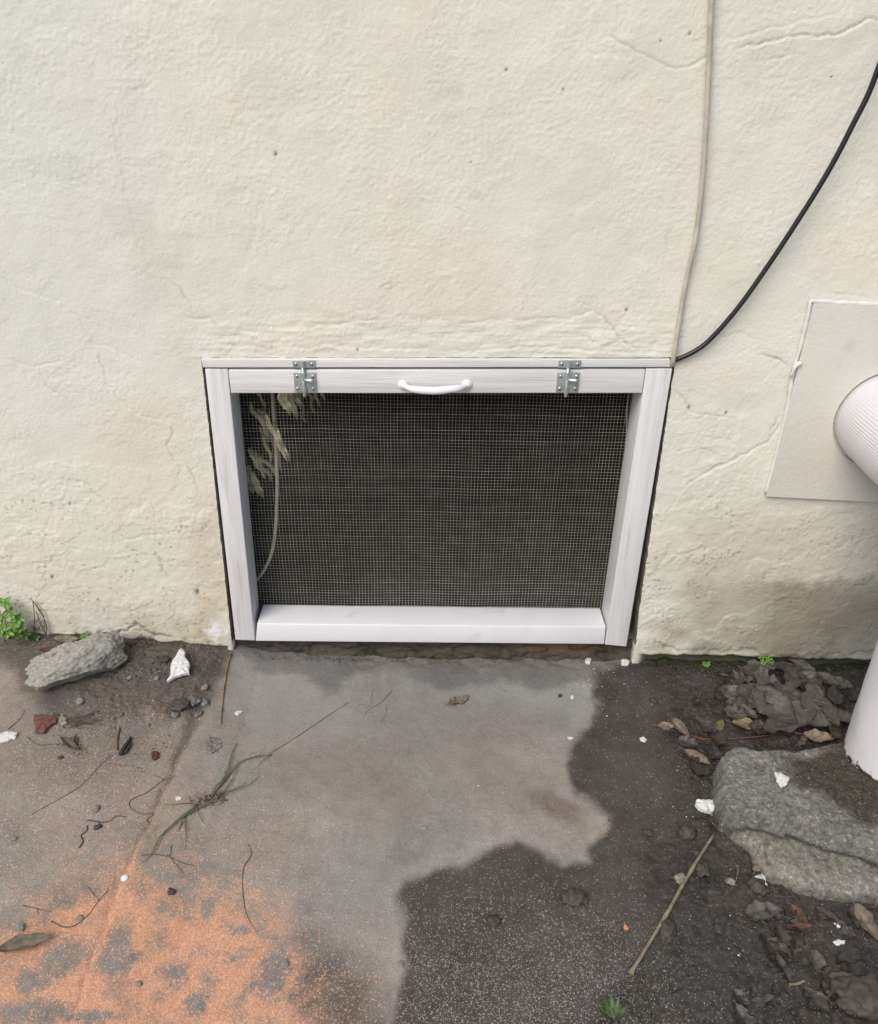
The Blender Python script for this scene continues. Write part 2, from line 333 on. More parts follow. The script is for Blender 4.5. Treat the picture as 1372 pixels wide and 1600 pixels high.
def build_ground():
    st = 0.0022
    dx = list(np.arange(-1.0, 1.06, st)); xs = np.array(spaced(dx[0], -40)[::-1] + dx + spaced(dx[-1], 40))
    dy = list(np.arange(-0.82, 0.045, st)); ys = np.array(spaced(dy[0], -40)[::-1] + dy)
    X, Y = np.meshgrid(xs, ys); H = ground_h(X.ravel(), Y.ravel()).reshape(X.shape)
    px, py = gpix(X, Y)
    far = ((np.abs(X) > 1.25) | (Y < -0.95))
    nx = px + 7 * fbm(X * 25, Y * 25, 3, 60) ; ny = py + 7 * fbm(X * 25, Y * 25, 3, 63)
    wx = px + 26 * fbm(X * 12, Y * 12, 4, 66); wy = py + 26 * fbm(X * 12, Y * 12, 4, 69)
    A = fbm(X * 8, Y * 8, 5, 72); B = fbm(X * 30, Y * 30, 4, 75); D = fbm(X * 3.5, Y * 3.5, 4, 78); E_ = fbm(X * 110, Y * 110, 3, 81)
    C = np.ones(X.shape + (3,)) * np.array([0.262, 0.243, 0.221])
    C *= (1 + 0.20 * A + 0.15 * B + 0.10 * E_)[..., None]
    C = mul(C, [1.06, 1.0, 0.93], np.clip(D + .2, 0, 1)); C = mul(C, [0.93, 1.0, 1.05], np.clip(-D, 0, 1))
    # pale cement bloom along the top of the centre slab
    C = over(C, [0.29, 0.285, 0.275], 0.62 * blob(wx, wy, 450, 1085, 110, 55, 10, 0.5))
    C = over(C, [0.30, 0.295, 0.28], 0.5 * blob(wx, wy, 790, 1085, 140, 28, 6, 0.5))
    C = over(C, [0.27, 0.26, 0.25], 0.45 * blob(wx, wy, 560, 1440, 60, 90, 0, 0.6))
    C = over(C, [0.21, 0.18, 0.155], 0.30 * blob(wx, wy, 650, 1180, 220, 90, 0, 0.7))
    C = over(C, [0.13, 0.095, 0.065], 0.6 * blob(wx, wy, 870, 1262, 45, 22, 30, 0.6))
    # damp band under the hatch
    dsd = poly_sd(wx, wy, [(350, 1000), (400, 1040), (470, 1055), (510, 1075), (560, 1052), (640, 1062), (690, 1080), (760, 1062), (830, 1066), (900, 1075), (935, 1080), (990, 1090), (1000, 980)])
    C = mul(C, [0.56, 0.56, 0.57], 0.85 * (1 - sst(-14, 12, dsd)))
    # left slab: sandy, brownish
    left = 1 - sst(-60, 60, px - np.interp(py, [1020, 1600], [350, 115]))
    C = mul(C, [1.0, 0.96, 0.92], left)
    C = over(C, [0.075, 0.064, 0.054], 0.85 * (1 - sst(-8, 34, poly_sd(wx, wy, [(60, 1000), (200, 985), (350, 1005), (335, 1060), (290, 1115), (180, 1125), (80, 1100), (0, 1012)]))))
    C = over(C, [0.12, 0.10, 0.085], 0.45 * blob(wx, wy, 150, 1160, 130, 60, 0, 0.7))
    jd = seg_dist(nx, ny, JOINT); jw = np.interp(py, [1020, 1150, 1300, 1600], [15, 8, 4, 3])
    C = over(C, [0.07, 0.058, 0.046], 0.75 * np.exp(-(jd / jw) ** 2) * np.interp(py, [1020, 1280, 1330], [1, 0.8, 0]))
    # wet stain
    wsd = poly_sd(nx, ny, WETEDGE); wet = 1 - sst(-9, 9, wsd); wet = np.where(far, 0, wet)
    rim = np.exp(-((wsd - 14) / 10) ** 2) * (~far); C = mul(C, 1.10, rim * 0.6)
    C = over(C, np.array([0.052, 0.0445, 0.0385]) * (1 + 0.28 * A + 0.25 * B + .2 * E_)[..., None], wet * 0.93)
    b2 = blob(wx, wy, 520, 1555, 62, 85, -8, 0.55); b2 = np.maximum(b2, .9 * blob(wx, wy, 580, 1640, 70, 60, 0, .5)); C = mul(C, [0.38, 0.34, 0.30], b2 * 0.9)
    # mud
    mud = np.where(far, 0, mudmask(nx, ny)); mc = np.array([0.034, 0.028, 0.0238]) * (1 + 0.7 * B + 0.5 * A + .35 * E_)[..., None]
    C = over(C, mc, mud * 0.82)
    C = over(C, [0.045, 0.042, 0.041], 0.5 * blob(wx, wy, 1120, 1520, 120, 90, 40, 0.6))
    C = over(C, [0.085, 0.075, 0.068], mud * np.clip(fbm(X * 130, Y * 130, 3, 90) * 2.2 - 0.5, 0, 0.8))
    C = over(C, [0.02, 0.017, 0.015], mud * np.clip(fbm(X * 45, Y * 45, 4, 92) * 2.4 - 0.5, 0, 0.8))
    # moss at the foot of the wall on the right
    C = over(C, [0.028, 0.036, 0.016], 0.8 * sst(-0.02, 0.0, Y + 0.004 * B) * sst(0.42, 0.5, X))
    # orange sand
    o1 = 1 - sst(-1.0, 1.0, poly_sd(wx, wy, [(-400, 1440), (0, 1440), (90, 1400), (180, 1370), (225, 1300), (262, 1330), (330, 1330), (395, 1370), (410, 1430), (440, 1480), (480, 1560), (500, 1640), (500, 1900), (-400, 1900)]) / 75)
    patches = np.zeros(X.shape)
    for (cx, cy, rx, ry, ro) in [(100, 1495, 46, 27, -25), (176, 1490, 38, 34, -40), (45, 1530, 22, 20, 0), (50, 1580, 60, 24, 0), (272, 1518, 22, 13, -10), (308, 1568, 22, 16, -40), (378, 1452, 28, 7, 0), (252, 1358, 36, 20, 20), (298, 1388, 14, 24, 20), (210, 1302, 30, 15, 0), (28, 1430, 26, 16, -20), (100, 1410, 30, 12, -10), (430, 1520, 22, 45, 20), (140, 1300, 30, 10, 0), (345, 1355, 30, 14, 0), (325, 1415, 12, 18, 10), (130, 1590, 60, 12, 0)]:
        patches = np.maximum(patches, blob(nx + 9 * E_ + 12 * B, ny + 9 * E_ - 10 * A, cx, cy, rx, ry, ro, 0.45))
    o2 = np.clip(o1 * (1.0 + 0.5 * A + 0.3 * B) , 0, 1)
    core = 1 - sst(-40, 85, poly_sd(wx, wy, [(180, 1430), (200, 1380), (250, 1420), (330, 1450), (400, 1440), (430, 1500), (470, 1600), (300, 1640), (0, 1640), (0, 1500), (90, 1440)]))
    core = np.maximum(core, 0.9 * blob(wx, wy, 205, 1410, 30, 30, 0, 0.6))
    stripe = (.25 + .75 * sst(1310, 1390, py)) * np.exp(-(seg_dist(nx, ny, [(245, 1250), (196, 1370), (165, 1460), (112, 1580)]) / np.interp(py, [1250, 1400, 1600], [3, 9, 8])) ** 2) * sst(1230, 1300, py)
    dens = np.clip(0.34 * o2 * (1 + .8 * B) + 0.48 * core * (0.85 + 0.9 * B), 0, 0.92) * (1 - 0.8 * patches)
    dens = np.maximum(dens, 0.9 * stripe * (1 - 0.3 * patches)); dens = np.where(far, 0, dens * (1 - .6 * b2))
    C = mul(C, [0.78, 0.78, 0.80], patches * 0.6 * o1)
    C = over(C, [0.60, 0.31, 0.20], np.clip(core * (1 - patches) * (0.60 + 0.7 * B + .3 * E_), 0, 0.85) * (~far)); C = over(C, [0.60, 0.29, 0.18], 0.5 * stripe * (1 - .3 * patches))
    sparse = 0.09 * (1 - sst(-60, 160, poly_sd(wx, wy, [(-300, 1230), (250, 1200), (420, 1330), (520, 1500), (520, 1900), (-300, 1900)]))) * (1 - patches * .6)
    dens = np.maximum(dens, np.where(far, 0, sparse))
    pale = 0.03 + 0.10 * left * (1 - core) + 0.02 * A
    pale = np.where(wet > 0.5, 0.03 + 0.24 * blob(wx, wy, 830, 1610, 310, 160, 8, 0.9) + 0.04 * B, pale)
    pale = pale * (1 - .75 * blob(wx, wy, 200, 1050, 160, 70, 0, .5)); pale = pale + 0.15 * b2
    pale = pale * (1 - 0.85 * mud * (1 - 0.6 * blob(wx, wy, 830, 1560, 290, 150, 10, 0.7))); pale = np.where(far, 0.06, np.clip(pale, 0.01, 1))
    EX = np.stack([pale, dens, np.clip(0.75 * wet + 0.3 * mud, 0, 1)], -1)
    keep = np.ones((X.shape[0] - 1, X.shape[1] - 1), bool)
    o = grid_mesh('ground', X, Y, H, keep, np.clip(C, 0.005, 0.9), EX, ground_material())
    tag(o, kind='structure')
build_ground()

# ------------------------------------------------------------------ wall
CRACKS = [  # pixel polyline, groove depth (mm), ledge height (mm, + = lower side proud), dirt
 ([(1150, 80), (1166, 73), (1225, 60), (1281, 54), (1320, 49), (1351, 33), (1400, 22)], 2.2, 2.4, .35),
 ([(1127, 63), (1180, 51), (1260, 31), (1310, 21)], .8, 1.0, .1),
 ([(938, 61), (956, 59), (984, 73), (1015, 87), (1033, 98), (1057, 108), (1075, 103), (1117, 86)], 1.3, .9, .2),
 ([(1180, 93), (1215, 94), (1243, 84), (1253, 89)], .8, .6, .1), ([(915, 84), (950, 83), (985, 92)], .6, .5, .1),
 ([(-40, 420), (0, 435), (40, 455), (95, 474), (124, 499), (146, 536), (175, 547), (204, 557)], .6, .9, .02),
 ([(168, 138), (186, 171), (179, 204), (182, 226), (193, 270), (195, 310), (206, 328), (210, 357)], .35, .6, .0),
 ([(211, 384), (237, 399)], 1.2, .8, .15), ([(259, 437), (281, 455), (299, 477), (302, 492)], 1.0, .8, .12), ([(284, 496), (328, 499), (350, 517)], 1.0, .8, .15),
 ([(687, 317), (715, 325), (747, 345)], .8, .7, .05), ([(790, 415), (819, 449), (823, 469)], .6, .5, .05), ([(582, 455), (612, 441), (612, 449), (590, 453)], 1.2, 1.0, .15),
 ([(883, 501), (923, 485), (943, 493), (967, 525), (987, 541), (1010, 550)], 1.2, 2.5, .2), ([(940, 543), (967, 529)], 2.0, .5, .5),
 ([(470, 513), (540, 504), (602, 501)], .9, 1.4, .1), ([(711, 505), (800, 500), (883, 497)], .9, 1.2, .1), ([(330, 535), (420, 545), (520, 540), (700, 548), (860, 541), (1000, 552)], .8, 2.0, .1),
 ([(1050, 600), (1075, 632), (1090, 645), (1130, 660)], 1.0, .9, .12), ([(1083, 655), (1110, 648), (1150, 655)], 1.0, 1.2, .15),
 ([(1060, 770), (1085, 748), (1110, 735), (1150, 715), (1200, 690), (1225, 655)], 1.4, 1.4, .2), ([(1183, 553), (1205, 556), (1238, 575)], 2.0, 1.6, .45),
 ([(1200, 680), (1212, 655), (1220, 650)], 1.2, 1.0, .4), ([(1030, 830), (1050, 790), (1060, 770)], .8, .8, .1),
 ([(150, 540), (168, 600), (200, 640), (240, 655), (262, 652)], .7, 1.0, .02), ([(60, 590), (100, 620), (118, 640)], .7, .7, .1), ([(180, 850), (215, 838), (262, 832)], .9, .9, .15),
 ([(235, 855), (255, 880), (250, 893), (268, 900)], 1.1, .9, .25), ([(275, 655), (262, 700), (282, 735), (275, 750)], .8, 1.0, .08), ([(85, 745), (140, 760), (170, 790)], .7, .6, .1),
 ([(285, 720), (300, 735), (312, 770)], .9, .9, .2), ([(190, 800), (215, 790)], .8, .7, .1), ([(0, 560), (60, 572), (130, 560)], .6, .6, .05),
 ([(168, 983), (182, 988), (200, 984), (212, 972), (222, 984), (245, 991), (275, 995)], 3.0, .8, .9),
 ([(1010, 1004), (1040, 1008), (1058, 1014), (1110, 1018), (1165, 1014), (1210, 1022), (1270, 1024), (1372, 1020), (1480, 1022)], 1.5, 0.8, .5),
 ([(1025, 1012), (1033, 1000), (1036, 992)], 1.6, .6, .5), ([(900, 520), (930, 532), (960, 548)], .8, .9, .15), ([(1290, 460), (1340, 462), (1372, 470)], .8, .8, .1),
 ([(490, 105), (465, 135)], .7, .5, .05), ([(1060, 345), (1045, 370), (1040, 400)], .5, .4, .05), ([(975, 270), (1010, 300)], .5, .4, .05), ([(1110, 530), (1150, 520), (1185, 527)], .6, .5, .05),
 ([(1085, 700), (1110, 705), (1140, 722)], .7, .8, .1), ([(1040, 880), (1070, 862), (1120, 855)], .6, .7, .1), ([(1230, 805), (1250, 795)], 1.4, .4, .3),
]
def wall_material():
    M = bpy.data.materials.new('cream_painted_render'); M.use_nodes = True; n = M.node_tree.nodes; l = M.node_tree.links
    P = n['Principled BSDF']; P.inputs['Roughness'].default_value = 0.78; P.inputs['Specular IOR Level'].default_value = 0.35
    tc = n.new('ShaderNodeTexCoord'); a = n.new('ShaderNodeVertexColor'); a.layer_name = 'col'
    n1 = n.new('ShaderNodeTexNoise'); n1.inputs['Scale'].default_value = 300; n1.inputs['Detail'].default_value = 3; l.new(tc.outputs['Object'], n1.inputs['Vector'])
    r = n.new('ShaderNodeMapRange'); r.inputs['To Min'].default_value = 0.93; r.inputs['To Max'].default_value = 1.07; l.new(n1.outputs['Fac'], r.inputs[0])
    mx = n.new('ShaderNodeMixRGB'); mx.blend_type = 'MULTIPLY'; mx.inputs[0].default_value = 1; l.new(a.outputs[0], mx.inputs[1]); l.new(r.outputs[0], mx.inputs[2]); l.new(mx.outputs[0], P.inputs['Base Color'])
    b = n.new('ShaderNodeBump'); b.inputs['Strength'].default_value = 0.5; b.inputs['Distance'].default_value = 0.0012; l.new(n1.outputs['Fac'], b.inputs['Height']); l.new(b.outputs[0], P.inputs['Normal'])
    return M
XL, XR, ZB, ZT = -0.405, 0.4115, 0.047, 0.654
def edge_l(z): return np.interp(z, [0.0, .055, .63, .66], [-.411, -.4105, -.4005, -.4005])
def edge_r(z): return np.interp(z, [0.0, .047, .30, .641, .66], [.417, .4155, .4115, .4075, .4075])
def edge_t(x): return np.interp(x, [-.4, .4], [.6480, .6586])
def build_wall():
    st = 0.0022
    def ls(a, b): return list(np.linspace(a, b, max(2, int(round((b - a) / st)) + 1)))
    dx = ls(-1.0, XL) + ls(XL, XR)[1:] + ls(XR, 1.07)[1:]; iL = len(ls(-1.0, XL)) - 1; iR = iL + len(ls(XL, XR)) - 1
    lo = spaced(dx[0], -7)[::-1]; xs = np.array(lo + dx + spaced(dx[-1], 7)); iL += len(lo); iR += len(lo)
    dz = ls(-0.045, ZB) + ls(ZB, ZT)[1:] + ls(ZT, 1.25)[1:]; jB = len(ls(-0.045, ZB)) - 1; jT = jB + len(ls(ZB, ZT)) - 1
    zs = np.array(dz + spaced(dz[-1], 4.0))
    X, Z = np.meshgrid(xs, zs)
    # slide the columns and rows so that the hole's edges follow the real, slightly skewed opening
    rough = 0.0010
    eL = edge_l(Z) + rough * fbm(Z * 60, Z * 0 + 3.1, 4, 101); eR = edge_r(Z) + rough * 1.6 * fbm(Z * 55, Z * 0 + 8.1, 4, 102) + 0.0025 * np.exp(-((Z - .06) / .03) ** 2)
    fl = np.exp(-((X - XL) / 0.05) ** 2); fr = np.exp(-((X - XR) / 0.05) ** 2); fz = 1 - sst(.66, .75, Z)
    X2 = X + (eL - XL) * fl * fz + (eR - XR) * fr * fz
    ft = np.exp(-((Z - ZT) / 0.05) ** 2) * (1 - sst(.42, .5, np.abs(X)))
    Z2 = Z + (edge_t(X2) + 0.0010 * fbm(X * 50, X * 0 + 1.7, 4, 103) - ZT) * ft
    X, Z = X2, Z2
    px, py = project(np.stack([X, X * 0, Z], -1))
    far = (np.abs(X) > 1.3) | (Z > 1.5)
    wob = 5 * fbm(X * 40, Z * 40, 3, 104); nx, ny = px + wob, py + 5 * fbm(X * 40, Z * 40, 3, 107)
    A = fbm(X * 5, Z * 5, 5, 110); B = fbm(X * 18, Z * 18, 4, 113); D = fbm(X * 60, Z * 60, 3, 116)
    smooth = sst(-0.15, 0.35, fbm(X * 6 + 3, Z * 7, 4, 119))                       # trowelled, smoother areas
    smooth = np.clip(smooth * 0.8 + 0.9 * blob(px, py, 840, 370, 90, 80, 0, .5) + 0.8 * blob(px, py, 60, 420, 90, 120, 0, .5) + .7 * blob(px, py, 230, 420, 60, 120, 0, .5), 0, 1)
    stip = 0.9 * fbm(X * 190, Z * 200, 2, 122) + 0.6 * fbm(X * 110 + Z * 70 + 2 * B, Z * 110 - X * 70 + 2 * A, 3, 125) + .5 * np.maximum(0, perlin(X * 90, Z * 90, 126) - .1)
    H = 0.00055 * stip * (1 - 0.62 * smooth) + 0.0007 * B + 0.0016 * A
    brush = fbm(X * 14, Z * 190, 3, 128); above = sst(470, 520, py) * (1 - sst(556, 562, py)) * sst(280, 330, px) * (1 - sst(1040, 1080, px))
    H += above * (0.0007 * brush + 0.0014 * fbm(X * 20, Z * 45, 3, 131) + 0.0015 * sst(500, 552, py))
    # flaked layers of old paint, stronger low down
    low = 1 - sst(0.25, 0.55, Z)
    for k, (sc, th) in enumerate([(7, .18), (11, .28), (9, .33)]):
        fl_ = fbm(X * sc + 5 * k, Z * sc * 1.2, 5, 134 + 7 * k); H += (0.35 + .6 * low) * 0.0008 * (sst(th - .018, th + .018, fl_))
    H += low * (0.0009 * fbm(X * 30, Z * 32, 4, 150) + 0.0003 * D)
    side = sst(0.42, 0.50, X) * (1 - sst(.50, .60, X)) * sst(.30, .4, Z) * (1 - sst(.56, .6, Z)); H += side * (0.0012 * np.maximum(0, D) + .0012 * fbm(X * 40, Z * 40, 3, 153))
    C = np.ones(X.shape + (3,)) * np.array([0.722, 0.712, 0.630])
    C *= (1 + 0.035 * A + 0.03 * B)[..., None]
    lef = (1 - sst(40, 420, px + 120 * A)) * (1 - sst(500, 800, py)); C = over(C, [0.70, 0.705, 0.68], 0.7 * lef)
    pk = sst(0.05, 0.5, fbm(X * 8 + 9, Z * 9, 5, 156)) * 0.5
    C = over(C, [0.73, 0.675, 0.56], np.clip(.7 * pk * sst(0.35, -0.1, -A), 0, .4) * (1 - lef))
    for (cx, cy, rx, ry, k) in [(700, 430, 80, 60, .75), (560, 480, 90, 22, .5), (760, 480, 130, 20, .45), (480, 530, 80, 14, .5), (320, 455, 14, 26, .5), (940, 240, 14, 22, .4), (985, 540, 20, 14, .5), (1290, 360, 40, 60, .3), (1150, 430, 80, 40, .3)]:
        C = over(C, [0.745, 0.68, 0.55], .7 * k * blob(nx + 18 * B, ny + 18 * A, cx, cy, rx, ry, 0, .55))
    for (cx, cy, rx, ry, k) in [(205, 350, 36, 34, .22), (100, 270, 60, 30, .12), (700, 140, 20, 14, .2), (745, 305, 12, 8, .25), (660, 150, 60, 50, .08), (1000, 110, 50, 40, .07), (420, 120, 60, 60, .06), (250, 420, 40, 50, .14), (290, 560, 30, 30, .12), (910, 290, 60, 20, .06), (30, 95, 24, 26, .10)]:
        C = mul(C, [.80, .80, .78], k * 2.2 * blob(nx + 25 * B, ny + 25 * A, cx, cy, rx, ry, 0, .7))
    # grime low on the wall
    C = mul(C, [.85, .815, .75], np.clip(sst(0.48, 0.06, -(-Z)) * (0.55 + 0.7 * A + .3 * B), 0, 1))
    C = mul(C, [.72, .66, .56], np.clip(sst(0.16, 0.03, Z) * (0.35 + 0.8 * B + .3 * D), 0, .8) * (px < 700))
    C = mul(C, [.80, .70, .56], 0.75 * blob(nx, ny, 330, 880, 34, 110, 0, .6) * (0.6 + .5 * B))
    C = mul(C, [.94, .90, .82], 0.5 * blob(nx + 30 * B, ny + 30 * A, 225, 690, 75, 70, 0, .8))
    # damp patch low right, then the greyer wall below the panel
    dmp = sst(896, 920, ny + 10 * B + 4 * D) * (.55 * sst(1000, 1100, px + 30 * A + 10 * B) + .45 * sst(1120, 1260, px + 40 * A)) * (1 - sst(1700, 1900, px))
    C = mul(C, [.385, .375, .36], dmp * 0.95 * (0.8 + .25 * A)); 
    C = mul(C, [.80, .775, .74], 0.75 * sst(740, 850, ny) * sst(1010, 1120, px + 30 * B) * (1 - sst(1700, 1900, px)) * (1 - .5 * dmp))  # dirt together with the elbow's soft shade, painted into the colour
    C = mul(C, [.62, .57, .50], 0.7 * sst(930, 1010, ny) * (1 - sst(1100, 1190, px)) * sst(990, 1000, px) * np.clip(.6 + B, 0, 1))
    # cracks and ledges
    inview = (~far) & (py < 1075)
    ii = np.where(inview.ravel())[0]; fx, fy = nx.ravel()[ii], ny.ravel()[ii]; dH = np.zeros(len(ii)); dm = np.zeros(len(ii))
    for pts, gd, lg, dirt in CRACKS:
        a = np.array(pts); lo_, hi_ = a.min(0) - 40, a.max(0) + 40
        s_ = np.where((fx > lo_[0]) & (fx < hi_[0]) & (fy > lo_[1]) & (fy < hi_[1]))[0]
        if not len(s_): continue
        d, sg = seg_dist(fx[s_], fy[s_], pts, True)
        en = np.minimum(np.hypot(fx[s_] - pts[0][0], fy[s_] - pts[0][1]), np.hypot(fx[s_] - pts[-1][0], fy[s_] - pts[-1][1])); tp = sst(0, 25, en) * 0.85 + 0.15
        g = np.exp(-(d / 1.7) ** 2) * tp
        dH[s_] += (-gd * 1.0 * g + lg * 0.65 * np.where(sg > 0, np.exp(-d / 13), -0.15 * np.exp(-d / 10)) * sst(0, 2.5, d) * tp) * 0.001
        dm[s_] = np.maximum(dm[s_], g * min(.9, dirt * 1.4 + .03))
    H.ravel()[ii] += dH; Dm = np.zeros(X.shape); Dm.ravel()[ii] = dm
    C = over(C, [0.16, 0.145, 0.12], Dm * 0.9)
    for (cx, cy, r_) in [(431, 241, 2.6), (791, 109, 2.2), (880, 140, 1.6), (979, 484, 2.2), (1078, 52, 2.2), (559, 546, 1.8), (736, 253, 1.3), (1033, 64, 1.4), (1077, 637, 2.2), (1135, 645, 2), (82, 901, 2.2), (308, 925, 3.5), (1300, 120, 1.2)]:
        g = np.exp(-(((px - cx) / r_) ** 2 + ((py - cy) / (r_ * 1.3)) ** 2)); H -= 0.002 * g; C = over(C, [0.05, .045, .035], g * .9)
    # pitting near the bottom and a scatter of specks
    pit = np.maximum(0, perlin(X * 150, Z * 150, 160) * (1 + B) - .62) * sst(.5, .1, Z) * 6; C = over(C, [0.25, .22, .17], np.clip(pit, 0, .55)); H -= 0.0012 * np.clip(pit, 0, 1)
    # white crumbling corners at the ends of the sill
    C = over(C, [0.72, .72, .73], np.clip(.55 + 1.6 * D + B, 0, .9) * blob(nx + 12 * D, ny + 12 * B, 346, 984, 22, 20, 0, .4)); C = over(C, [0.66, .65, .63], np.clip(.35 + 1.6 * D, 0, .8) * blob(nx, ny, 992, 1018, 17, 10, 20, .5))
    H += 0.004 * blob(nx, ny, 348, 995, 16, 16, 0, .7) + 0.003 * blob(nx, ny, 996, 1014, 26, 18, 0, .8)
    # plaster ends above the ground on the right, moss in the recess
    zb = 0.022 + 0.004 * fbm(X * 25, X * 0, 4, 163) - 0.010 * sst(0.5, .9, X); rec = (1 - sst(-0.002, 0.002, Z - zb)) * sst(.425, .45, X) * (~far)
    H -= 0.016 * rec; C = over(C, np.array([0.045, 0.05, 0.028]), rec * 0.9)
    H += 0.003 * np.exp(-((Z - zb - .006) / .006) ** 2) * sst(.425, .45, X) * (~far)
    # crumbled edge and black dirt line on the left
    zl = base_h(X, X * 0) + 0.006 + 0.005 * fbm(X * 30, X * 0 + 4, 4, 166); lft = (X < -.42) & (~far)
    C = over(C, [0.07, .06, .045], np.where(lft, (1 - sst(-.002, .005, Z - zl)) * .85, 0)); H -= np.where(lft, 0.004 * (1 - sst(-.002, .004, Z - zl)), 0)
    C = over(C, [0.08, .07, .045], np.where(lft, np.clip(perlin(X * 45, Z * 45, 170) * 3 - .9, 0, .8) * sst(.030, .008, Z - zl), 0))
    # streaks of black-green algae above the right-hand ledge
    C = over(C, [0.07, .075, .04], np.clip((1 - sst(0, .02, Z - zb)) * sst(.6, .75, X) * (.5 + B), 0, .8) * (~far))
    Y = -H
    # rough footing under the hatch, set back
    ix = np.arange(X.shape[1])[None, :]; jz = np.arange(X.shape[0])[:, None]
    ft_ = (ix > iL) & (ix < iR) & (jz <= jB)
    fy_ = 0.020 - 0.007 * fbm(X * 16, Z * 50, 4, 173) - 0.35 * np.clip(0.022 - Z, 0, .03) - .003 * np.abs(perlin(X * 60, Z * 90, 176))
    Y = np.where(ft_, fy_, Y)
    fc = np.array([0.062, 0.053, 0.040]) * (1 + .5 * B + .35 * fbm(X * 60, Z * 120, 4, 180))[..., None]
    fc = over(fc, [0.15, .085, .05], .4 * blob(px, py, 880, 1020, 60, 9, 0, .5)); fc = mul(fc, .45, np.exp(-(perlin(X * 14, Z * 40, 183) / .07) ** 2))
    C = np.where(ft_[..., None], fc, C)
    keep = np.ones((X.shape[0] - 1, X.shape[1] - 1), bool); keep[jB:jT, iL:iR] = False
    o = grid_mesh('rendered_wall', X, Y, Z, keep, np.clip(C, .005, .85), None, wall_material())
    tag(o, 'tall cream painted wall of rough cracked plaster, stained grey and damp at lower right', 'wall')
    # reveals of the opening (a part of the wall)
    ring = [(jB, i) for i in range(iL, iR)] + [(j, iR) for j in range(jB, jT)] + [(jT, i) for i in range(iR, iL, -1)] + [(j, iL) for j in range(jT, jB, -1)]
    v = [(X[j, i], Y[j, i], Z[j, i]) for j, i in ring] + [(X[j, i], 0.12, Z[j, i]) for j, i in ring]; n_ = len(ring)
    f = [(k, (k + 1) % n_, n_ + (k + 1) % n_, n_ + k) for k in range(n_)]
    me = mat('raw_plaster_reveal', (0.20, 0.185, 0.15), .9, var=.3, vscale=40, bump=.8, bscale=100)
    obj('reveal', v, f, me, o)
    return o
wall = build_wall()

# hollow behind the opening: four dark sides and a soil floor
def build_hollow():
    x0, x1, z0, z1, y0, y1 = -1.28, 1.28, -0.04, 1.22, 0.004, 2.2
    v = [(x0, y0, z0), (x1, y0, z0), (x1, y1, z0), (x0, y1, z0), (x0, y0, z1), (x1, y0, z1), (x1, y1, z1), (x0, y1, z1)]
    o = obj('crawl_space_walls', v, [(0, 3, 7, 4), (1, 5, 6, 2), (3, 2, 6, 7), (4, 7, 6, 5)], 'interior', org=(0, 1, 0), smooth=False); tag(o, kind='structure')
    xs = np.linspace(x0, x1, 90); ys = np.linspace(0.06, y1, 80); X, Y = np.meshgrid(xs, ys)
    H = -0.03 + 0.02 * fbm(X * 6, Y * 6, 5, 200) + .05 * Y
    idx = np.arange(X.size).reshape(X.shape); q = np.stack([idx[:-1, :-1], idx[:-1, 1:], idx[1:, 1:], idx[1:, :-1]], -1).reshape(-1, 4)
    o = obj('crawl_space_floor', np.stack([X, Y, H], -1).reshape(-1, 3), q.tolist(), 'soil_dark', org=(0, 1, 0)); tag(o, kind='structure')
build_hollow()

# ------------------------------------------------------------------ the hatch
hatch = empty('ventilation_hatch', (0, 0.03, 0.05))
tag(hatch, 'white painted timber hatch with a wire mesh set in the wall, latched at the top', 'hatch')
YF, YBK = -0.0045, 0.062
def part(name, vf, material, parent, **k): return obj(name, vf[0], vf[1], material, parent, **k)
part('header_board', board(wq([(318.5, 572.5), (1046, 571.8), (1046, 559.5), (315.5, 559)]), YF - .002, YBK, .0012), 'paint_wood_h', hatch)
part('jamb', board(wq([(368.5, 998), (399, 999), (356.5, 575.5), (321, 575)]), YF, YBK, .0018), 'paint_wood_v', hatch)
part('jamb', board(wq([(944.5, 1005), (978, 1008), (1049.5, 574.5), (1009, 575)]), YF - .001, YBK, .0018), 'paint_wood_v', hatch)
part('top_rail', board(wq([(362, 612.5), (1002.5, 612.5), (1007.3, 575.8), (358, 576.3)]), YF - .0015, 0.040, .0016), 'paint_wood_h', hatch)
part('sill', board(wq([(400.2, 999.5), (943.4, 1004.5), (946, 977.5), (402.5, 972.3)]), YF, YBK, .0016), 'paint_wood', hatch)
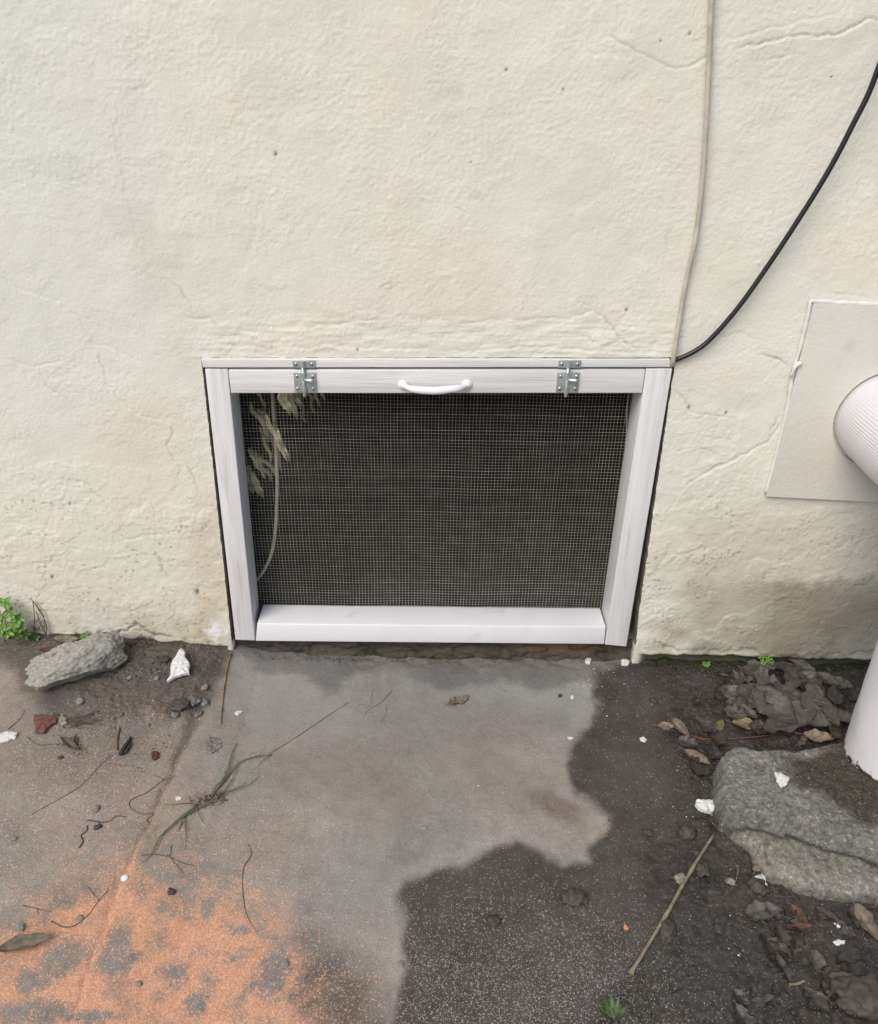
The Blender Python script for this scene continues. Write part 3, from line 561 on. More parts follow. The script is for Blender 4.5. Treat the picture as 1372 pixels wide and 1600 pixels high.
# woven wire
def build_wire():
    mb = MB(); yb = 0.0585; pitch = 0.00635; r = 0.00028
    def wy(x, z): return yb + 0.0016 * mnoise.noise(Vector((x * 5, z * 5, 1)))
    def wx(x, z): return x + 0.0011 * mnoise.noise(Vector((x * 3, z * 9, 5)))
    def wz(x, z): return z + 0.0024 * mnoise.noise(Vector((x * 7, z * 4, 9))) + 0.0005 * mnoise.noise(Vector((x * 30, z * 100, 19)))
    def add(pts, rr):
        n = len(mb.v); k = 4
        for p, (a, b) in pts:
            for c, s in ((1, 0), (0, 1), (-1, 0), (0, -1)): mb.v.append((p[0] + a * c * rr, p[1] + s * rr, p[2] + b * c * rr))
        for i in range(len(pts) - 1):
            for q in range(4): mb.f.append((n + i * 4 + q, n + i * 4 + (q + 1) % 4, n + (i + 1) * 4 + (q + 1) % 4, n + (i + 1) * 4 + q))
    x = -0.3875
    while x < 0.392:
        add([((wx(x, z), wy(x, z), z), (1, 0)) for z in np.linspace(0.075, 0.635, 34)], r * random.uniform(.8, 1.1)); x += pitch
    z = 0.079
    while z < 0.632:
        add([((xx, wy(xx, z) + 0.0007, wz(xx, z)), (0, 1)) for xx in np.linspace(-0.390, 0.392, 60)], r * random.choice([.8, .95, 1.1, 1.4])); z += pitch * random.uniform(.95, 1.05)
    o = part('wire_mesh', (mb.v, mb.f), 'wire', hatch); o['kind'] = 'stuff'
build_wire()
# latches
def latch(cxp, tilt=0.0):
    t = W(cxp, 573); cx = t[0]; zt = W(cxp, 560.2)[2]; zk = W(cxp, 573)[2]; zp1 = W(cxp, 579)[2]; zp0 = W(cxp, 611)[2]; zb = W(cxp, 616.5)[2]; y = YF - .0015
    hw = .0193
    o = part('latch', board([(cx - hw, zp0), (cx + hw, zp0), (cx + hw, zp1), (cx - hw, zp1)], y - .0022, y - .0001, .0008), 'zinc', hatch)
    part('keeper_plate', board([(cx - hw, zk + .0005), (cx + hw, zk + .0005), (cx + hw, zt), (cx - hw, zt)], y - .0028, y - .0007, .0008), 'zinc', o)
    xb = cx - .0022 + tilt
    def strap(z0, z1, nm):                    # pressed half-round loop
        v = []; f = []; n = 9
        for zz in (z0, z1):
            for rr in (.0052, .0040):
                for k in range(n):
                    a = math.pi * k / (n - 1); v.append((xb - rr * math.cos(a), y - .002 - rr * 1.1 * math.sin(a), zz))
        for k in range(n - 1):
            f += [(k, k + 1, 2 * n + k + 1, 2 * n + k), (n + k + 1, n + k, 3 * n + k, 3 * n + k + 1), (k + 1, k, n + k, n + k + 1), (2 * n + k, 2 * n + k + 1, 3 * n + k + 1, 3 * n + k)]
        part(nm, (v, f), 'zinc', o, smooth=False)
    strap(zk + .002, zt - .001, 'strap'); strap(zp1 - .011, zp1 - .0005, 'strap'); strap(zp0 + .001, zp0 + .010, 'strap')
    part('bolt', tube([(xb, y - .0040, zb), (xb, y - .0040, zb + .001), (xb, y - .0040, zk + .010)], [.0028, .0031, .0031], 12), 'zinc', o)
    zn = (zp0 + zp1) / 2 + .006
    part('knob', tube([(xb, y - .0045, zn), (xb + .006, y - .008, zn), (xb + .014, y - .010, zn), (xb + .0165, y - .0102, zn)], [.0028, .003, .0042, .0034], 12), 'zinc_bright', o)
    for sx in (-1, 1):
        for zz in ((zk + zt) / 2 + .0005, zp1 - .0075, zp0 + .0075):
            c = (cx + sx * .0135, y - .0030, zz); v, f = cyl(c, (0, 1, 0), .0027, .0016, 12)
            part('screw', (v, f), 'zinc_bright', o)
            for (a, b) in ((.0030, .0006), (.0006, .0030)):
                part('screw_slot', box((c[0], c[1] - .0009, zz), (a, .0004, b)), 'cable_black', o, smooth=False)
latch(476.5); latch(888.5)
# pull handle
def build_handle():
    a = W(630, 599); b = W(729.5, 598.5); y = YF - .0015
    pts = [(a[0], y - .003, a[2]), (a[0] + .004, y - .007, a[2] - .0005), (a[0] + .014, y - .0165, a[2] - .001), (a[0] + .028, y - .021, a[2] - .0015), ((a[0] + b[0]) / 2, y - .0225, a[2] - .002),
           (b[0] - .028, y - .021, b[2] - .0015), (b[0] - .014, y - .0165, b[2] - .001), (b[0] - .004, y - .007, b[2] - .0005), (b[0], y - .003, b[2])]
    P = smooth_path(pts, 6); n = len(P); R_ = [0.0068 - 0.0016 * math.sin(math.pi * min(1, 3.5 * min(i, n - 1 - i) / n)) + 0.0010 * math.sin(math.pi * i / (n - 1)) ** 4 for i in range(n)]
    v, f = tube(P, R_, 14, 0.85); mb = MB(); mb.add(v, f)
    for c in (a, b):
        v, f = tube([(c[0], y, c[2]), (c[0], y - .002, c[2]), (c[0], y - .0040, c[2]), (c[0], y - .0046, c[2])], [.0092, .0092, .0078, .004], 24); mb.add(v, f)
    h = part('handle', (mb.v, mb.f), 'handle', hatch)
    for c in (a, b):
        v, f = tube([(c[0], y - .0040, c[2]), (c[0], y - .0056, c[2]), (c[0], y - .0062, c[2])], [.0036, .0034, .0018], 16); part('screw', (v, f), 'zinc_bright', h)
        for (p, q) in ((.0040, .0008), (.0008, .0040)): part('screw_slot', box((c[0], y - .0064, c[2]), (p, .0005, q)), 'cable_black', h, smooth=False)
build_handle()

# things behind the mesh
def film_sheet(pts, y, seed):
    # hanging crumpled strip: pts = left edge / right edge pixel pairs from top to bottom
    v = []; f = []; nu = 8; nv = 15
    L = [W(p[0], p[2], y) for p in pts]; R_ = [W(p[1], p[2], y) for p in pts]
    for j in range(nv):
        t = j / (nv - 1) * (len(pts) - 1); k = min(int(t), len(pts) - 2); q = t - k
        l_ = L[k] * (1 - q) + L[k + 1] * q; r_ = R_[k] * (1 - q) + R_[k + 1] * q
        for i in range(nu):
            s = i / (nu - 1); p = l_ * (1 - s) + r_ * s
            a = abs(mnoise.noise(Vector((p[0] * 55 + p[2] * 25, p[2] * 16, seed)))) * .026 + abs(mnoise.noise(Vector((p[0] * 170 + p[2] * 60, p[2] * 45 - p[0] * 60, seed + 9)))) * .018
            v.append((p[0] + .007 * mnoise.noise(Vector((p[0] * 90, p[2] * 60, seed + 3))), p[1] + a, p[2]))
    for j in range(nv - 1):
        for i in range(nu - 1): f.append((j * nu + i, j * nu + i + 1, (j + 1) * nu + i + 1, (j + 1) * nu + i))
    return v, f
sheet = empty('plastic_sheet', tuple(W(430, 600, .12)))
tag(sheet, 'torn shreds of crinkled clear plastic hanging behind the mesh at its top left corner', 'plastic sheet')
def shred(x0, y0, x1, y1, wpx, depth, seed):
    # long creased sliver of film: a folded strip with a few lengthwise pleats
    rnd = random.Random(seed); A_ = W(x0, y0, depth); B_ = W(x1, y1, depth + rnd.uniform(-.01, .02)); ax = B_ - A_; ln = np.linalg.norm(ax); ax = ax / ln; sd = np.cross(ax, [0, 1, 0]); n_ = 12; k_ = 5; v = []; f = []
    for j in range(n_):
        t = j / (n_ - 1); wd = wpx / 850 * (math.sin(math.pi * min(1, .12 + t * .95)) ** .6 + .1); bend = .010 * mnoise.noise(Vector((t * 3, seed, 1)))
        for i in range(k_):
            u = i / (k_ - 1) - .5; p = A_ + ax * ln * t + sd * (u * wd + bend) + np.array([0, (.006 if i % 2 else -.002) + .008 * mnoise.noise(Vector((t * 5 + i, seed, 3))), 0]); v.append(tuple(p))
    for j in range(n_ - 1):
        for i in range(k_ - 1): f.append((j * k_ + i, j * k_ + i + 1, (j + 1) * k_ + i + 1, (j + 1) * k_ + i))
    return v, f
for i, a in enumerate([(437, 596, 452, 650, 15), (445, 598, 464, 656, 13), (455, 600, 470, 640, 10), (474, 598, 492, 646, 5), (484, 598, 500, 636, 5), (496, 600, 508, 628, 6), (392, 630, 424, 690, 7), (402, 640, 436, 706, 6), (415, 648, 448, 720, 8), (428, 660, 452, 722, 6), (410, 680, 430, 735, 5), (404, 668, 420, 690, 3),
                        (388, 702, 414, 748, 6), (398, 706, 424, 752, 7), (408, 712, 438, 748, 5), (386, 728, 404, 776, 13), (394, 738, 412, 778, 10), (384, 738, 396, 772, 9), (430, 690, 440, 738, 4), (466, 606, 478, 660, 4), (402, 610, 420, 650, 4)]):
    part('shred', shred(*a, .069 + .007 * (i % 4), i * 7 + 3), 'film', sheet, smooth=False)
v, f = tube(smooth_path([tuple(W(x, y, .085)) for x, y in [(424, 590), (427, 640), (431, 700), (433, 760), (431, 820), (425, 862), (413, 890), (396, 912), (380, 930)]], 5), .0034, 8)
tag(obj('inner_cable', v, f, 'cable_in'), 'pale thin cable hanging behind the left side of the wire mesh', 'cable')
v, f = tube(smooth_path([tuple(W(x, y, .10)) for x, y in [(984, 600), (980, 640), (979, 680), (976, 730), (974, 760)]], 4), .0016, 6)
tag(obj('inner_cable', v, f, 'cable_in'), 'thin faint wire hanging behind the right edge of the mesh', 'cable')

# ------------------------------------------------------------------ cables on the wall
pb = [(1150, -900), (1130, -300), (1112, 0), (1108, 100), (1103, 200), (1097, 290), (1090, 350), (1085, 384), (1074, 430), (1065, 480), (1057, 530), (1051, 566)]
P = [W(x, y, -0.009 - 0.004 * abs(math.sin(i * 1.1))) for i, (x, y) in enumerate(pb)]; P.append(W(1048, 572, 0.02)); P.append(W(1046, 576, .06))
v, f = tube(smooth_path(P, 7), .0041, 12); tag(obj('wall_cable', v, f, 'cable_beige'), 'beige cable running down the wall to the top right corner of the hatch', 'cable')
pk = [(1480, -500), (1440, -120), (1372, 108), (1330, 200), (1290, 275), (1240, 355), (1190, 430), (1150, 485), (1110, 530), (1085, 549), (1062, 560), (1052, 564)]
P = [W(x, y, -0.008 - 0.03 * max(0, (x - 1060)) / 330) for i, (x, y) in enumerate(pk)]; P.append(W(1049, 568, 0.01)); P.append(W(1044, 574, .05))
v, f = tube(smooth_path(P, 7), .0041, 12); tag(obj('wall_cable', v, f, 'cable_black'), 'black cable sweeping up from the hatch corner to the right edge', 'cable')

# ------------------------------------------------------------------ cover panel and pipe
pan = empty('cover_panel', (0.80, 0, 0.39)); tag(pan, 'flat painted rectangular panel on the wall behind the pipe outlet', 'panel')
q = [(W(1195, 772)[0], W(1195, 772)[2]), (1.04, W(1372, 784)[2] - .006), (1.04, W(1372, 478)[2] + .004), (W(1268, 472)[0], W(1268, 472)[2])]
HC = Vector((0.791, 0.0, 0.553)); HR = 0.090
def panel_mesh():
    n = 64; y0, y1 = -.0095, .004; v = []; f = []
    A = np.array(q)
    def outer(a):                             # ray from the hole to the panel's edge
        d = np.array([math.cos(a), math.sin(a)]); best = 9
        for i in range(4):
            p, r = A[i], A[(i + 1) % 4] - A[i]; M_ = np.array([[d[0], -r[0]], [d[1], -r[1]]]); s = np.linalg.solve(M_, p - np.array([HC.x, HC.z]))
            if s[0] > 0 and -1e-6 <= s[1] <= 1 + 1e-6: best = min(best, s[0])
        return d * best + np.array([HC.x, HC.z])
    an = sorted([2 * math.pi * k / n for k in range(n)] + [math.atan2(p[1] - HC.z, p[0] - HC.x) % (2 * math.pi) for p in q]); n = len(an)
    for a in an:
        o_ = outer(a); i_ = np.array([HC.x + HR * math.cos(a), HC.z + HR * math.sin(a)])
        for (p, y) in ((i_, y1), (i_, y0), (o_, y0), (o_, y1)): v.append((p[0], y, p[1]))
    for k in range(n):
        for s in range(3): f.append((k * 4 + s, k * 4 + s + 1, ((k + 1) % n) * 4 + s + 1, ((k + 1) % n) * 4 + s))
    return v, f
part('board', panel_mesh(), 'panel', pan, smooth=False)
def bead(pts, r, nm):
    P_ = smooth_path([tuple(W(x, y, -.0055)) for x, y in pts], 12); v, f = tube(P_, [r * (1 + .45 * mnoise.noise(Vector((i * .35, r * 900, 2)))) for i in range(len(P_))], 8); part(nm, (v, f), 'caulk', pan)
bead([(1266, 470), (1310, 473), (1372, 476), (1440, 481)], .0042, 'caulk_bead'); bead([(1267, 470), (1256, 520), (1238, 590), (1228, 650), (1213, 710), (1197, 770)], .0034, 'caulk_bead')
part('caulk_lump', tube(smooth_path([tuple(W(x, y, -.014)) for x, y in [(1236, 588), (1243, 573), (1252, 566)]], 4), [.002] * 3 + [.003] * 3 + [.004] * 3, 8), 'caulk', pan)
# pipe: horizontal stub, elbow, vertical run to the footing
pipe = empty('drain_pipe', (0.80, -0.31, 0.05)); tag(pipe, 'thick white painted drain pipe bending from the panel down to the broken footing', 'pipe')
PXC, PYC, BR = 0.797, -0.315, 0.16
def pipe_path():
    p = [Vector((HC.x, .10, HC.z)), Vector((HC.x, 0, HC.z))]
    for k in range(0, 15):
        a = math.pi / 2 * k / 14; p.append(Vector((HC.x + (PXC - HC.x) * k / 14, PYC + BR - BR * math.sin(a), HC.z - BR + BR * math.cos(a))))
    return p
path = pipe_path()
def ribbed(path, r0, n=400, amp=.0006, i0=0):
    P_ = smooth_path(path, 4); v = []; f = []; N = len(P_)
    for i, p in enumerate(P_):
        t = (P_[min(i + 1, N - 1)] - P_[max(i - 1, 0)]).normalized(); a = Vector((1, 0, 0)); a = (a - t * a.dot(t)).normalized(); b = t.cross(a)
        s = i / (N - 1); on = float(sst(-.042, -.052, -(-p.y)) if False else sst(.042, .052, -p.y)); rib = amp * on
        for k in range(n):
            an = 2 * math.pi * k / n; rr = r0 + rib * math.cos(k * math.pi / 2 + 2.5 * mnoise.noise(Vector((s * 14, k * .06, 2)))) + .0012 * on + .0004 * mnoise.noise(Vector((an * 2, s * 6, 4)))
            v.append(p + a * rr * math.cos(an) + b * rr * math.sin(an))
    for i in range(N - 1):
        for k in range(n): f.append((i * n + k, i * n + (k + 1) % n, (i + 1) * n + (k + 1) % n, (i + 1) * n + k))
    return v, f
PR = 0.0845
part('elbow', ribbed(path, PR, 400), 'pipe', pipe)
zb = 0.052
v = []; f = []; n = 72; rows = 60
for j in range(rows):
    z = (HC.z - BR) + ((zb - .012) - (HC.z - BR)) * j / (rows - 1); r = .0795 + (.0035 if j < 8 else 0)
    for k in range(n):
        a = 2 * math.pi * k / n; rr = r + .0009 * mnoise.noise(Vector((a * 3, z * 25, 3))); v.append((PXC + rr * math.cos(a), PYC + rr * math.sin(a), z))
for j in range(rows - 1):
    for k in range(n): f.append((j * n + k, j * n + (k + 1) % n, (j + 1) * n + (k + 1) % n, (j + 1) * n + k))
# dirt splashes at the foot
Mp = MT['pipe'].copy(); Mp.name = 'white_pipe_soiled_at_foot'; nn = Mp.node_tree.nodes; ll = Mp.node_tree.links; P0 = nn['Principled BSDF']
src = P0.inputs['Base Color'].links[0].from_socket; tc = nn.new('ShaderNodeTexCoord'); sx = nn.new('ShaderNodeSeparateXYZ'); ll.new(tc.outputs['Object'], sx.inputs[0])
nz = nn.new('ShaderNodeTexNoise'); nz.inputs['Scale'].default_value = 90; nz.inputs['Detail'].default_value = 6; ll.new(tc.outputs['Object'], nz.inputs['Vector'])
mr = nn.new('ShaderNodeMapRange'); mr.inputs['From Min'].default_value = 0.0; mr.inputs['From Max'].default_value = 0.022; mr.inputs['To Min'].default_value = .58; mr.inputs['To Max'].default_value = 0.22; ll.new(sx.outputs[2], mr.inputs[0])
df = nn.new('ShaderNodeMath'); df.operation = 'SUBTRACT'; ll.new(mr.outputs[0], df.inputs[0]); ll.new(nz.outputs['Fac'], df.inputs[1]); lt = nn.new('ShaderNodeMath'); lt.operation = 'MULTIPLY_ADD'; lt.use_clamp = True; ll.new(df.outputs[0], lt.inputs[0]); lt.inputs[1].default_value = 9; lt.inputs[2].default_value = .35
mx = nn.new('ShaderNodeMixRGB'); ll.new(lt.outputs[0], mx.inputs[0]); ll.new(src, mx.inputs[1]); mx.inputs[2].default_value = (.05, .04, .032, 1); ll.new(mx.outputs[0], P0.inputs['Base Color'])
part('upright_pipe', (v, f), Mp, pipe)

# ------------------------------------------------------------------ broken concrete footing under the pipe
def footing_material():
    M = bpy.data.materials['stained_concrete_and_soil'].copy(); M.name = 'weathered_footing_concrete'; n = M.node_tree.nodes; l = M.node_tree.links; P = n['Principled BSDF']
    src = P.inputs['Base Color'].links[0].from_socket; tc = n.new('ShaderNodeTexCoord')
    v = n.new('ShaderNodeTexVoronoi'); v.inputs['Scale'].default_value = 170; l.new(tc.outputs['Object'], v.inputs['Vector']); sp = n.new('ShaderNodeSeparateColor'); l.new(v.outputs['Color'], sp.inputs[0])
    z = n.new('ShaderNodeTexNoise'); z.inputs['Scale'].default_value = 130; z.inputs['Detail'].default_value = 8; z.inputs['Roughness'].default_value = .7; l.new(tc.outputs['Object'], z.inputs['Vector'])
    r = n.new('ShaderNodeValToRGB'); r.color_ramp.elements[0].position = .32; r.color_ramp.elements[0].color = (.42, .41, .39, 1); r.color_ramp.elements[1].position = .68; r.color_ramp.elements[1].color = (1.55, 1.53, 1.48, 1); l.new(z.outputs['Fac'], r.inputs[0])
    m = n.new('ShaderNodeMixRGB'); m.blend_type = 'MULTIPLY'; m.inputs[0].default_value = 1; l.new(src, m.inputs[1]); l.new(r.outputs[0], m.inputs[2])
    g = n.new('ShaderNodeMath'); g.operation = 'GREATER_THAN'; g.inputs[1].default_value = .90; l.new(sp.outputs[0], g.inputs[0])
    d = n.new('ShaderNodeMath'); d.operation = 'LESS_THAN'; d.inputs[1].default_value = .42; l.new(v.outputs['Distance'], d.inputs[0]); k = n.new('ShaderNodeMath'); k.operation = 'MULTIPLY'; l.new(g.outputs[0], k.inputs[0]); l.new(d.outputs[0], k.inputs[1])
    a = n.new('ShaderNodeMixRGB'); a.blend_type = 'MULTIPLY'; l.new(k.outputs[0], a.inputs[0]); l.new(m.outputs[0], a.inputs[1]); a.inputs[2].default_value = (1.55, 1.52, 1.45, 1); l.new(a.outputs[0], P.inputs['Base Color'])
    b = n.new('ShaderNodeBump'); b.inputs['Strength'].default_value = .9; b.inputs['Distance'].default_value = .003; l.new(z.outputs['Fac'], b.inputs['Height']); l.new(b.outputs[0], P.inputs['Normal'])
    return M
def footing():
    st = .0020; xs = np.arange(0.40, 1.05, st); ys = np.arange(-0.66, -0.12, st); X, Y = np.meshgrid(xs, ys)
    def sdw(P_, z):                            # polygon traced on the level z, measured in metres
        pts = []
        for p in P_:
            d = ray(*p); w_ = CAM + d * ((z - CAM[2]) / d[2]); pts.append((w_[0], w_[1]))
        return poly_sd(X + .006 * fbm(X * 22, Y * 22, 2, 300), Y + .006 * fbm(X * 22, Y * 22, 2, 303), pts)
    a = sdw(SLAB_HI, .050); b = sdw(SLAB_LO, .018); rough = fbm(X * 60, Y * 60, 4, 306)
    base = base_h(X, Y) - .012
    hi = .050 + .0022 * rough + .0012 * fbm(X * 160, Y * 160, 2, 331) + .004 * fbm(X * 9, Y * 9, 3, 309); lo_ = .020 + .0016 * rough + .004 * fbm(X * 10, Y * 10, 3, 312) - .02 * sst(-.03, .012, b)
    H = np.where(a < .014, base + (hi - base) * (1 - sst(-.007, .011, a + .004 * fbm(X * 18, Y * 18, 2, 330))), base)
    H2 = base + (lo_ - base) * (1 - sst(-.004, .012, b)); H = np.maximum(H, H2)
    keepv = (a < .014) | (b < .014)
    keep = keepv[:-1, :-1] & keepv[1:, 1:] & keepv[1:, :-1] & keepv[:-1, 1:]
    C = np.ones(X.shape + (3,)) * np.array([.175, .17, .16]); C *= (1 + .15 * fbm(X * 30, Y * 30, 2, 332) + .25 * fbm(X * 12, Y * 12, 3, 315))[..., None]
    hm = (a < .006); E_ = fbm(X * 130 + H * 50, Y * 130 + H * 190, 3, 318)
    
    px, py = project(np.stack([X, Y, H], -1)); nx = px + 30 * fbm(X * 14, Y * 14, 4, 320); ny = py + 30 * fbm(X * 14, Y * 14, 4, 323)
    C = over(C, [.048, .037, .028], .93 * (1 - sst(-14, 14, poly_sd(nx, ny, [(1215, 1188), (1330, 1150), (1600, 1150), (1600, 1400), (1420, 1300), (1310, 1255), (1240, 1215)]))))
    low = ~hm & (a > .010); C = np.where(low[..., None], np.array([.190, .183, .160]) * (1 + .25 * rough + .35 * fbm(X * 15, Y * 15, 4, 326))[..., None], C)
    C = over(C, [.075, .08, .035], np.where(low, .6 * np.clip(.3 + fbm(X * 18, Y * 18, 4, 329), 0, 1) * (1 - sst(.005, .05, a)), 0)); C = mul(C, .35, np.exp(-((a - .008) / .005) ** 2))
    C = mul(C, .6, 1 - sst(1240, 1290, ny) * 0 - sst(-.025, -.002, -b) * 1.0) if False else C
    C = mul(C, .5, sst(-.008, .006, b) * low)
    EX = np.stack([np.where(hm, .025, .02), X * 0, X * 0 + .1], -1)
    o = grid_mesh('concrete_footing', X, Y, H, keep, np.clip(C, .01, .8), EX, footing_material())
    bm = bmesh.new(); bm.from_mesh(o.data); bmesh.ops.delete(bm, geom=[v_ for v_ in bm.verts if not v_.link_faces], context='VERTS'); bm.to_mesh(o.data); bm.free()
    tag(o, 'broken grey concrete footing with a lower apron, under the foot of the pipe', 'footing')
    return a, b
footing()
def foot_z(px, py):
    return .052
def on_foot(px, py, z=.054):
    d = ray(px, py); return Vector(CAM + d * ((z - CAM[2]) / d[2]))

# ------------------------------------------------------------------ loose things
def rock(c, sx, sy, sz, rot=0, seed=1, sub=3, cuts=7, rough=.12, fine=0.0, sink=.25, squash=.55):
    bm = bmesh.new(); bmesh.ops.create_icosphere(bm, subdivisions=sub, radius=1); rnd = random.Random(seed)
    planes = []
    for _ in range(cuts):
        d = Vector((rnd.gauss(0, 1), rnd.gauss(0, 1), rnd.gauss(0, .8))).normalized(); planes.append((d, rnd.uniform(squash, .9)))
    R_ = Matrix.Rotation(math.radians(rot), 3, 'Z'); V = []
    for v_ in bm.verts:
        p = v_.co.copy()
        for d, k in planes:
            s = p.dot(d)
            if s > k: p -= d * (s - k)
        p *= 1 + rough * mnoise.noise(p * 2.2 + Vector((seed, 0, 0))) + fine * mnoise.noise(p * 9 + Vector((0, seed, 0))) + fine * .6 * mnoise.noise(p * 22 + Vector((0, seed, 5)))
        p = R_ @ Vector((p.x * sx, p.y * sy, p.z * sz)); V.append((c[0] + p.x, c[1] + p.y, c[2] + p.z + sz * (1 - sink) * .8))
    F_ = [tuple(x.index for x in g.verts) for g in bm.faces]; bm.free(); return V, F_
v, f = rock(G(119, 1052), .098, .054, .043, 33, 21, 6, 9, .14, .05, .3, .60)
tag(obj('concrete_chunk', v, f, 'chunk'), 'large oblong lump of broken grey concrete against the wall on the left', 'rubble')

def chip(poly, th=.003, tilt=(0, 0), lift=0.0, at=G):
    P_ = [at(*p) for p in poly]; c = sum(P_, Vector()) / len(P_); zz = c.z
    Rm = Matrix.Rotation(math.radians(tilt[0]), 3, 'X') @ Matrix.Rotation(math.radians(tilt[1]), 3, 'Y')
    # densify outline with a little irregularity
    out = []
    for i, p in enumerate(P_):
        n_ = P_[(i + 1) % len(P_)]
        for k in range(3):
            q_ = p.lerp(n_, k / 3); jit = (n_ - p).length * .10; out.append(Vector((q_.x + random.uniform(-jit, jit) * (k > 0), q_.y + random.uniform(-jit, jit) * (k > 0), zz)))
    N = len(out); V = []; F_ = []
    rings = [(1, 0), (1, th * .8), (.88, th), (.45, th * 1.15)]
    for s, h in rings:
        for p in out:
            w_ = Rm @ ((p - Vector((c.x, c.y, zz))) * s + Vector((0, 0, h + th * .5 * mnoise.noise(p * 120)))); V.append(w_)
    V.append(Rm @ Vector((0, 0, th * 1.1)))
    mn = min(x.z for x in V); V = [Vector((c.x, c.y, zz)) + x - Vector((0, 0, mn + .0008)) + Vector((0, 0, lift)) for x in V]
    for r_ in range(len(rings) - 1):
        for k in range(N): F_.append((r_ * N + k, r_ * N + (k + 1) % N, (r_ + 1) * N + (k + 1) % N, (r_ + 1) * N + k))
    for k in range(N): F_.append(((len(rings) - 1) * N + k, (len(rings) - 1) * N + (k + 1) % N, len(rings) * N))
    F_.append(tuple(range(N - 1, -1, -1))); return V, F_
def chip_thing(poly, label, th=.003, tilt=(0, 0), material='chip', name='paint_chip', cat='paint chip', at=G, lift=0.0, group=None):
    v, f = chip(poly, th, tilt, lift, at); tag(obj(name, v, f, material, smooth=False), label, cat, group)
def around(cx, cy, rx, ry, n=6, rot=0, seed=0):
    r = random.Random(seed + int(cx) * 7 + int(cy)); o = []
    for k in range(n):
        a = 2 * math.pi * (k + r.uniform(-.25, .25)) / n; s = r.uniform(.72, 1.1); x, y = rx * s * math.cos(a), ry * s * math.sin(a); c_, s_ = math.cos(rot), math.sin(rot); o.append((cx + x * c_ - y * s_, cy + x * s_ + y * c_))
    return o
chip_thing([(287, 1028), (291, 1032), (293, 1042), (298, 1048), (298, 1064), (284, 1065), (270, 1070), (262, 1071), (269, 1060), (270, 1048), (277, 1040)], 'large pointed white paint chip lying in the soil at the left corner of the hatch', .0075, (14, -6))
chip_thing([(-6, 1148), (16, 1145), (28, 1147), (24, 1156), (10, 1160), (-8, 1163)], 'white plaster flake at the left edge of the slab', .004, (4, 0))
chip_thing([(366, 1114), (372, 1111), (380, 1112), (376, 1116), (371, 1119)], 'small white chip right of the straw stem on the slab', .002)
chip_thing([(274, 1246), (280, 1244), (285, 1247), (282, 1250), (275, 1251)], 'small off-white flake left of the grass tuft', .002)
chip_thing([(1086, 1256), (1091, 1254), (1104, 1255), (1117, 1256), (1118, 1264), (1113, 1271), (1102, 1272), (1092, 1267), (1085, 1263)], 'bright white block of plaster on the mud left of the footing', .010, (6, 4))
chip_thing([(1208, 1212), (1217, 1212), (1231, 1218), (1229, 1228), (1221, 1234), (1212, 1224)], 'white paint chip lying on top of the concrete footing', .004, (5, 3), at=on_foot, lift=.003)
chip_thing([(1174, 1372), (1185, 1368), (1190, 1366), (1196, 1372), (1196, 1379), (1199, 1385), (1194, 1382), (1186, 1377), (1176, 1377)], 'forked white flake on the mud below the footing apron', .003)
chip_thing([(1301, 1523 - 80), (1308, 1445), (1313, 1450), (1309, 1452)], 'tiny pale flake on the mud near the right edge', .002)
chip_thing([(1300, 1474), (1309, 1470), (1320, 1472), (1318, 1477), (1306, 1479)], 'yellowish white chip on the dark mud at lower right', .003)
chip_thing([(999, 1153), (1006, 1152), (1011, 1156), (1008, 1160), (1001, 1158)], 'small grey-white chip on the wet slab left of the leaf pile', .002)
chip_thing([(914, 1032), (919, 1028), (924, 1033), (922, 1039), (915, 1038)], 'white crumb at the foot of the wall under the right end of the hatch', .005)
chip_thing([(970, 1034), (977, 1031), (984, 1035), (982, 1040), (971, 1040)], 'cream crumb by the right-hand foot of the hatch', .004)
chip_thing([(891, 1089), (895, 1086), (897, 1090), (894, 1094)], 'tiny white chip on the pale slab near the wet edge', .002)
chip_thing([(886, 1152), (892, 1151), (896, 1153), (891, 1156)], 'tiny white chip beside the notch of the wet stain', .002)
chip_thing([(54, 1122), (66, 1120), (90, 1124), (88, 1132), (78, 1138), (70, 1148), (56, 1147), (55, 1135)], 'flat red brick shard on the sandy slab at left', .006, (2, 3), 'brick_red', 'brick_shard', 'brick shard')
chip_thing([(97, 1118), (104, 1124), (106, 1132), (98, 1136), (92, 1130)], 'greyish pink stone flake right of the red shard', .005, (5, 5), 'pebble', 'stone_flake', 'stone')
chip_thing([(975, 1444), (980, 1447), (982, 1453), (977, 1454), (974, 1450)], 'orange crumb on the wet slab', .003, (0, 0), 'sand_orange', 'brick_crumb', 'crumb')
chip_thing([(237, 1178), (243, 1176), (249, 1179), (248, 1186), (241, 1189), (237, 1185)], 'small dark maroon petal-like scrap on the left slab', .004, (3, 3), 'maroon', 'maroon_scrap', 'scrap')
# round white button
c = G(195, 1372); v, f = tube([(c.x, c.y, c.z), (c.x, c.y, c.z + .002), (c.x, c.y, c.z + .003)], [.0055, .0055, .0045], 24)
tag(obj('round_disc', v, f, 'handle'), 'round white disc lying on the orange sand', 'disc')

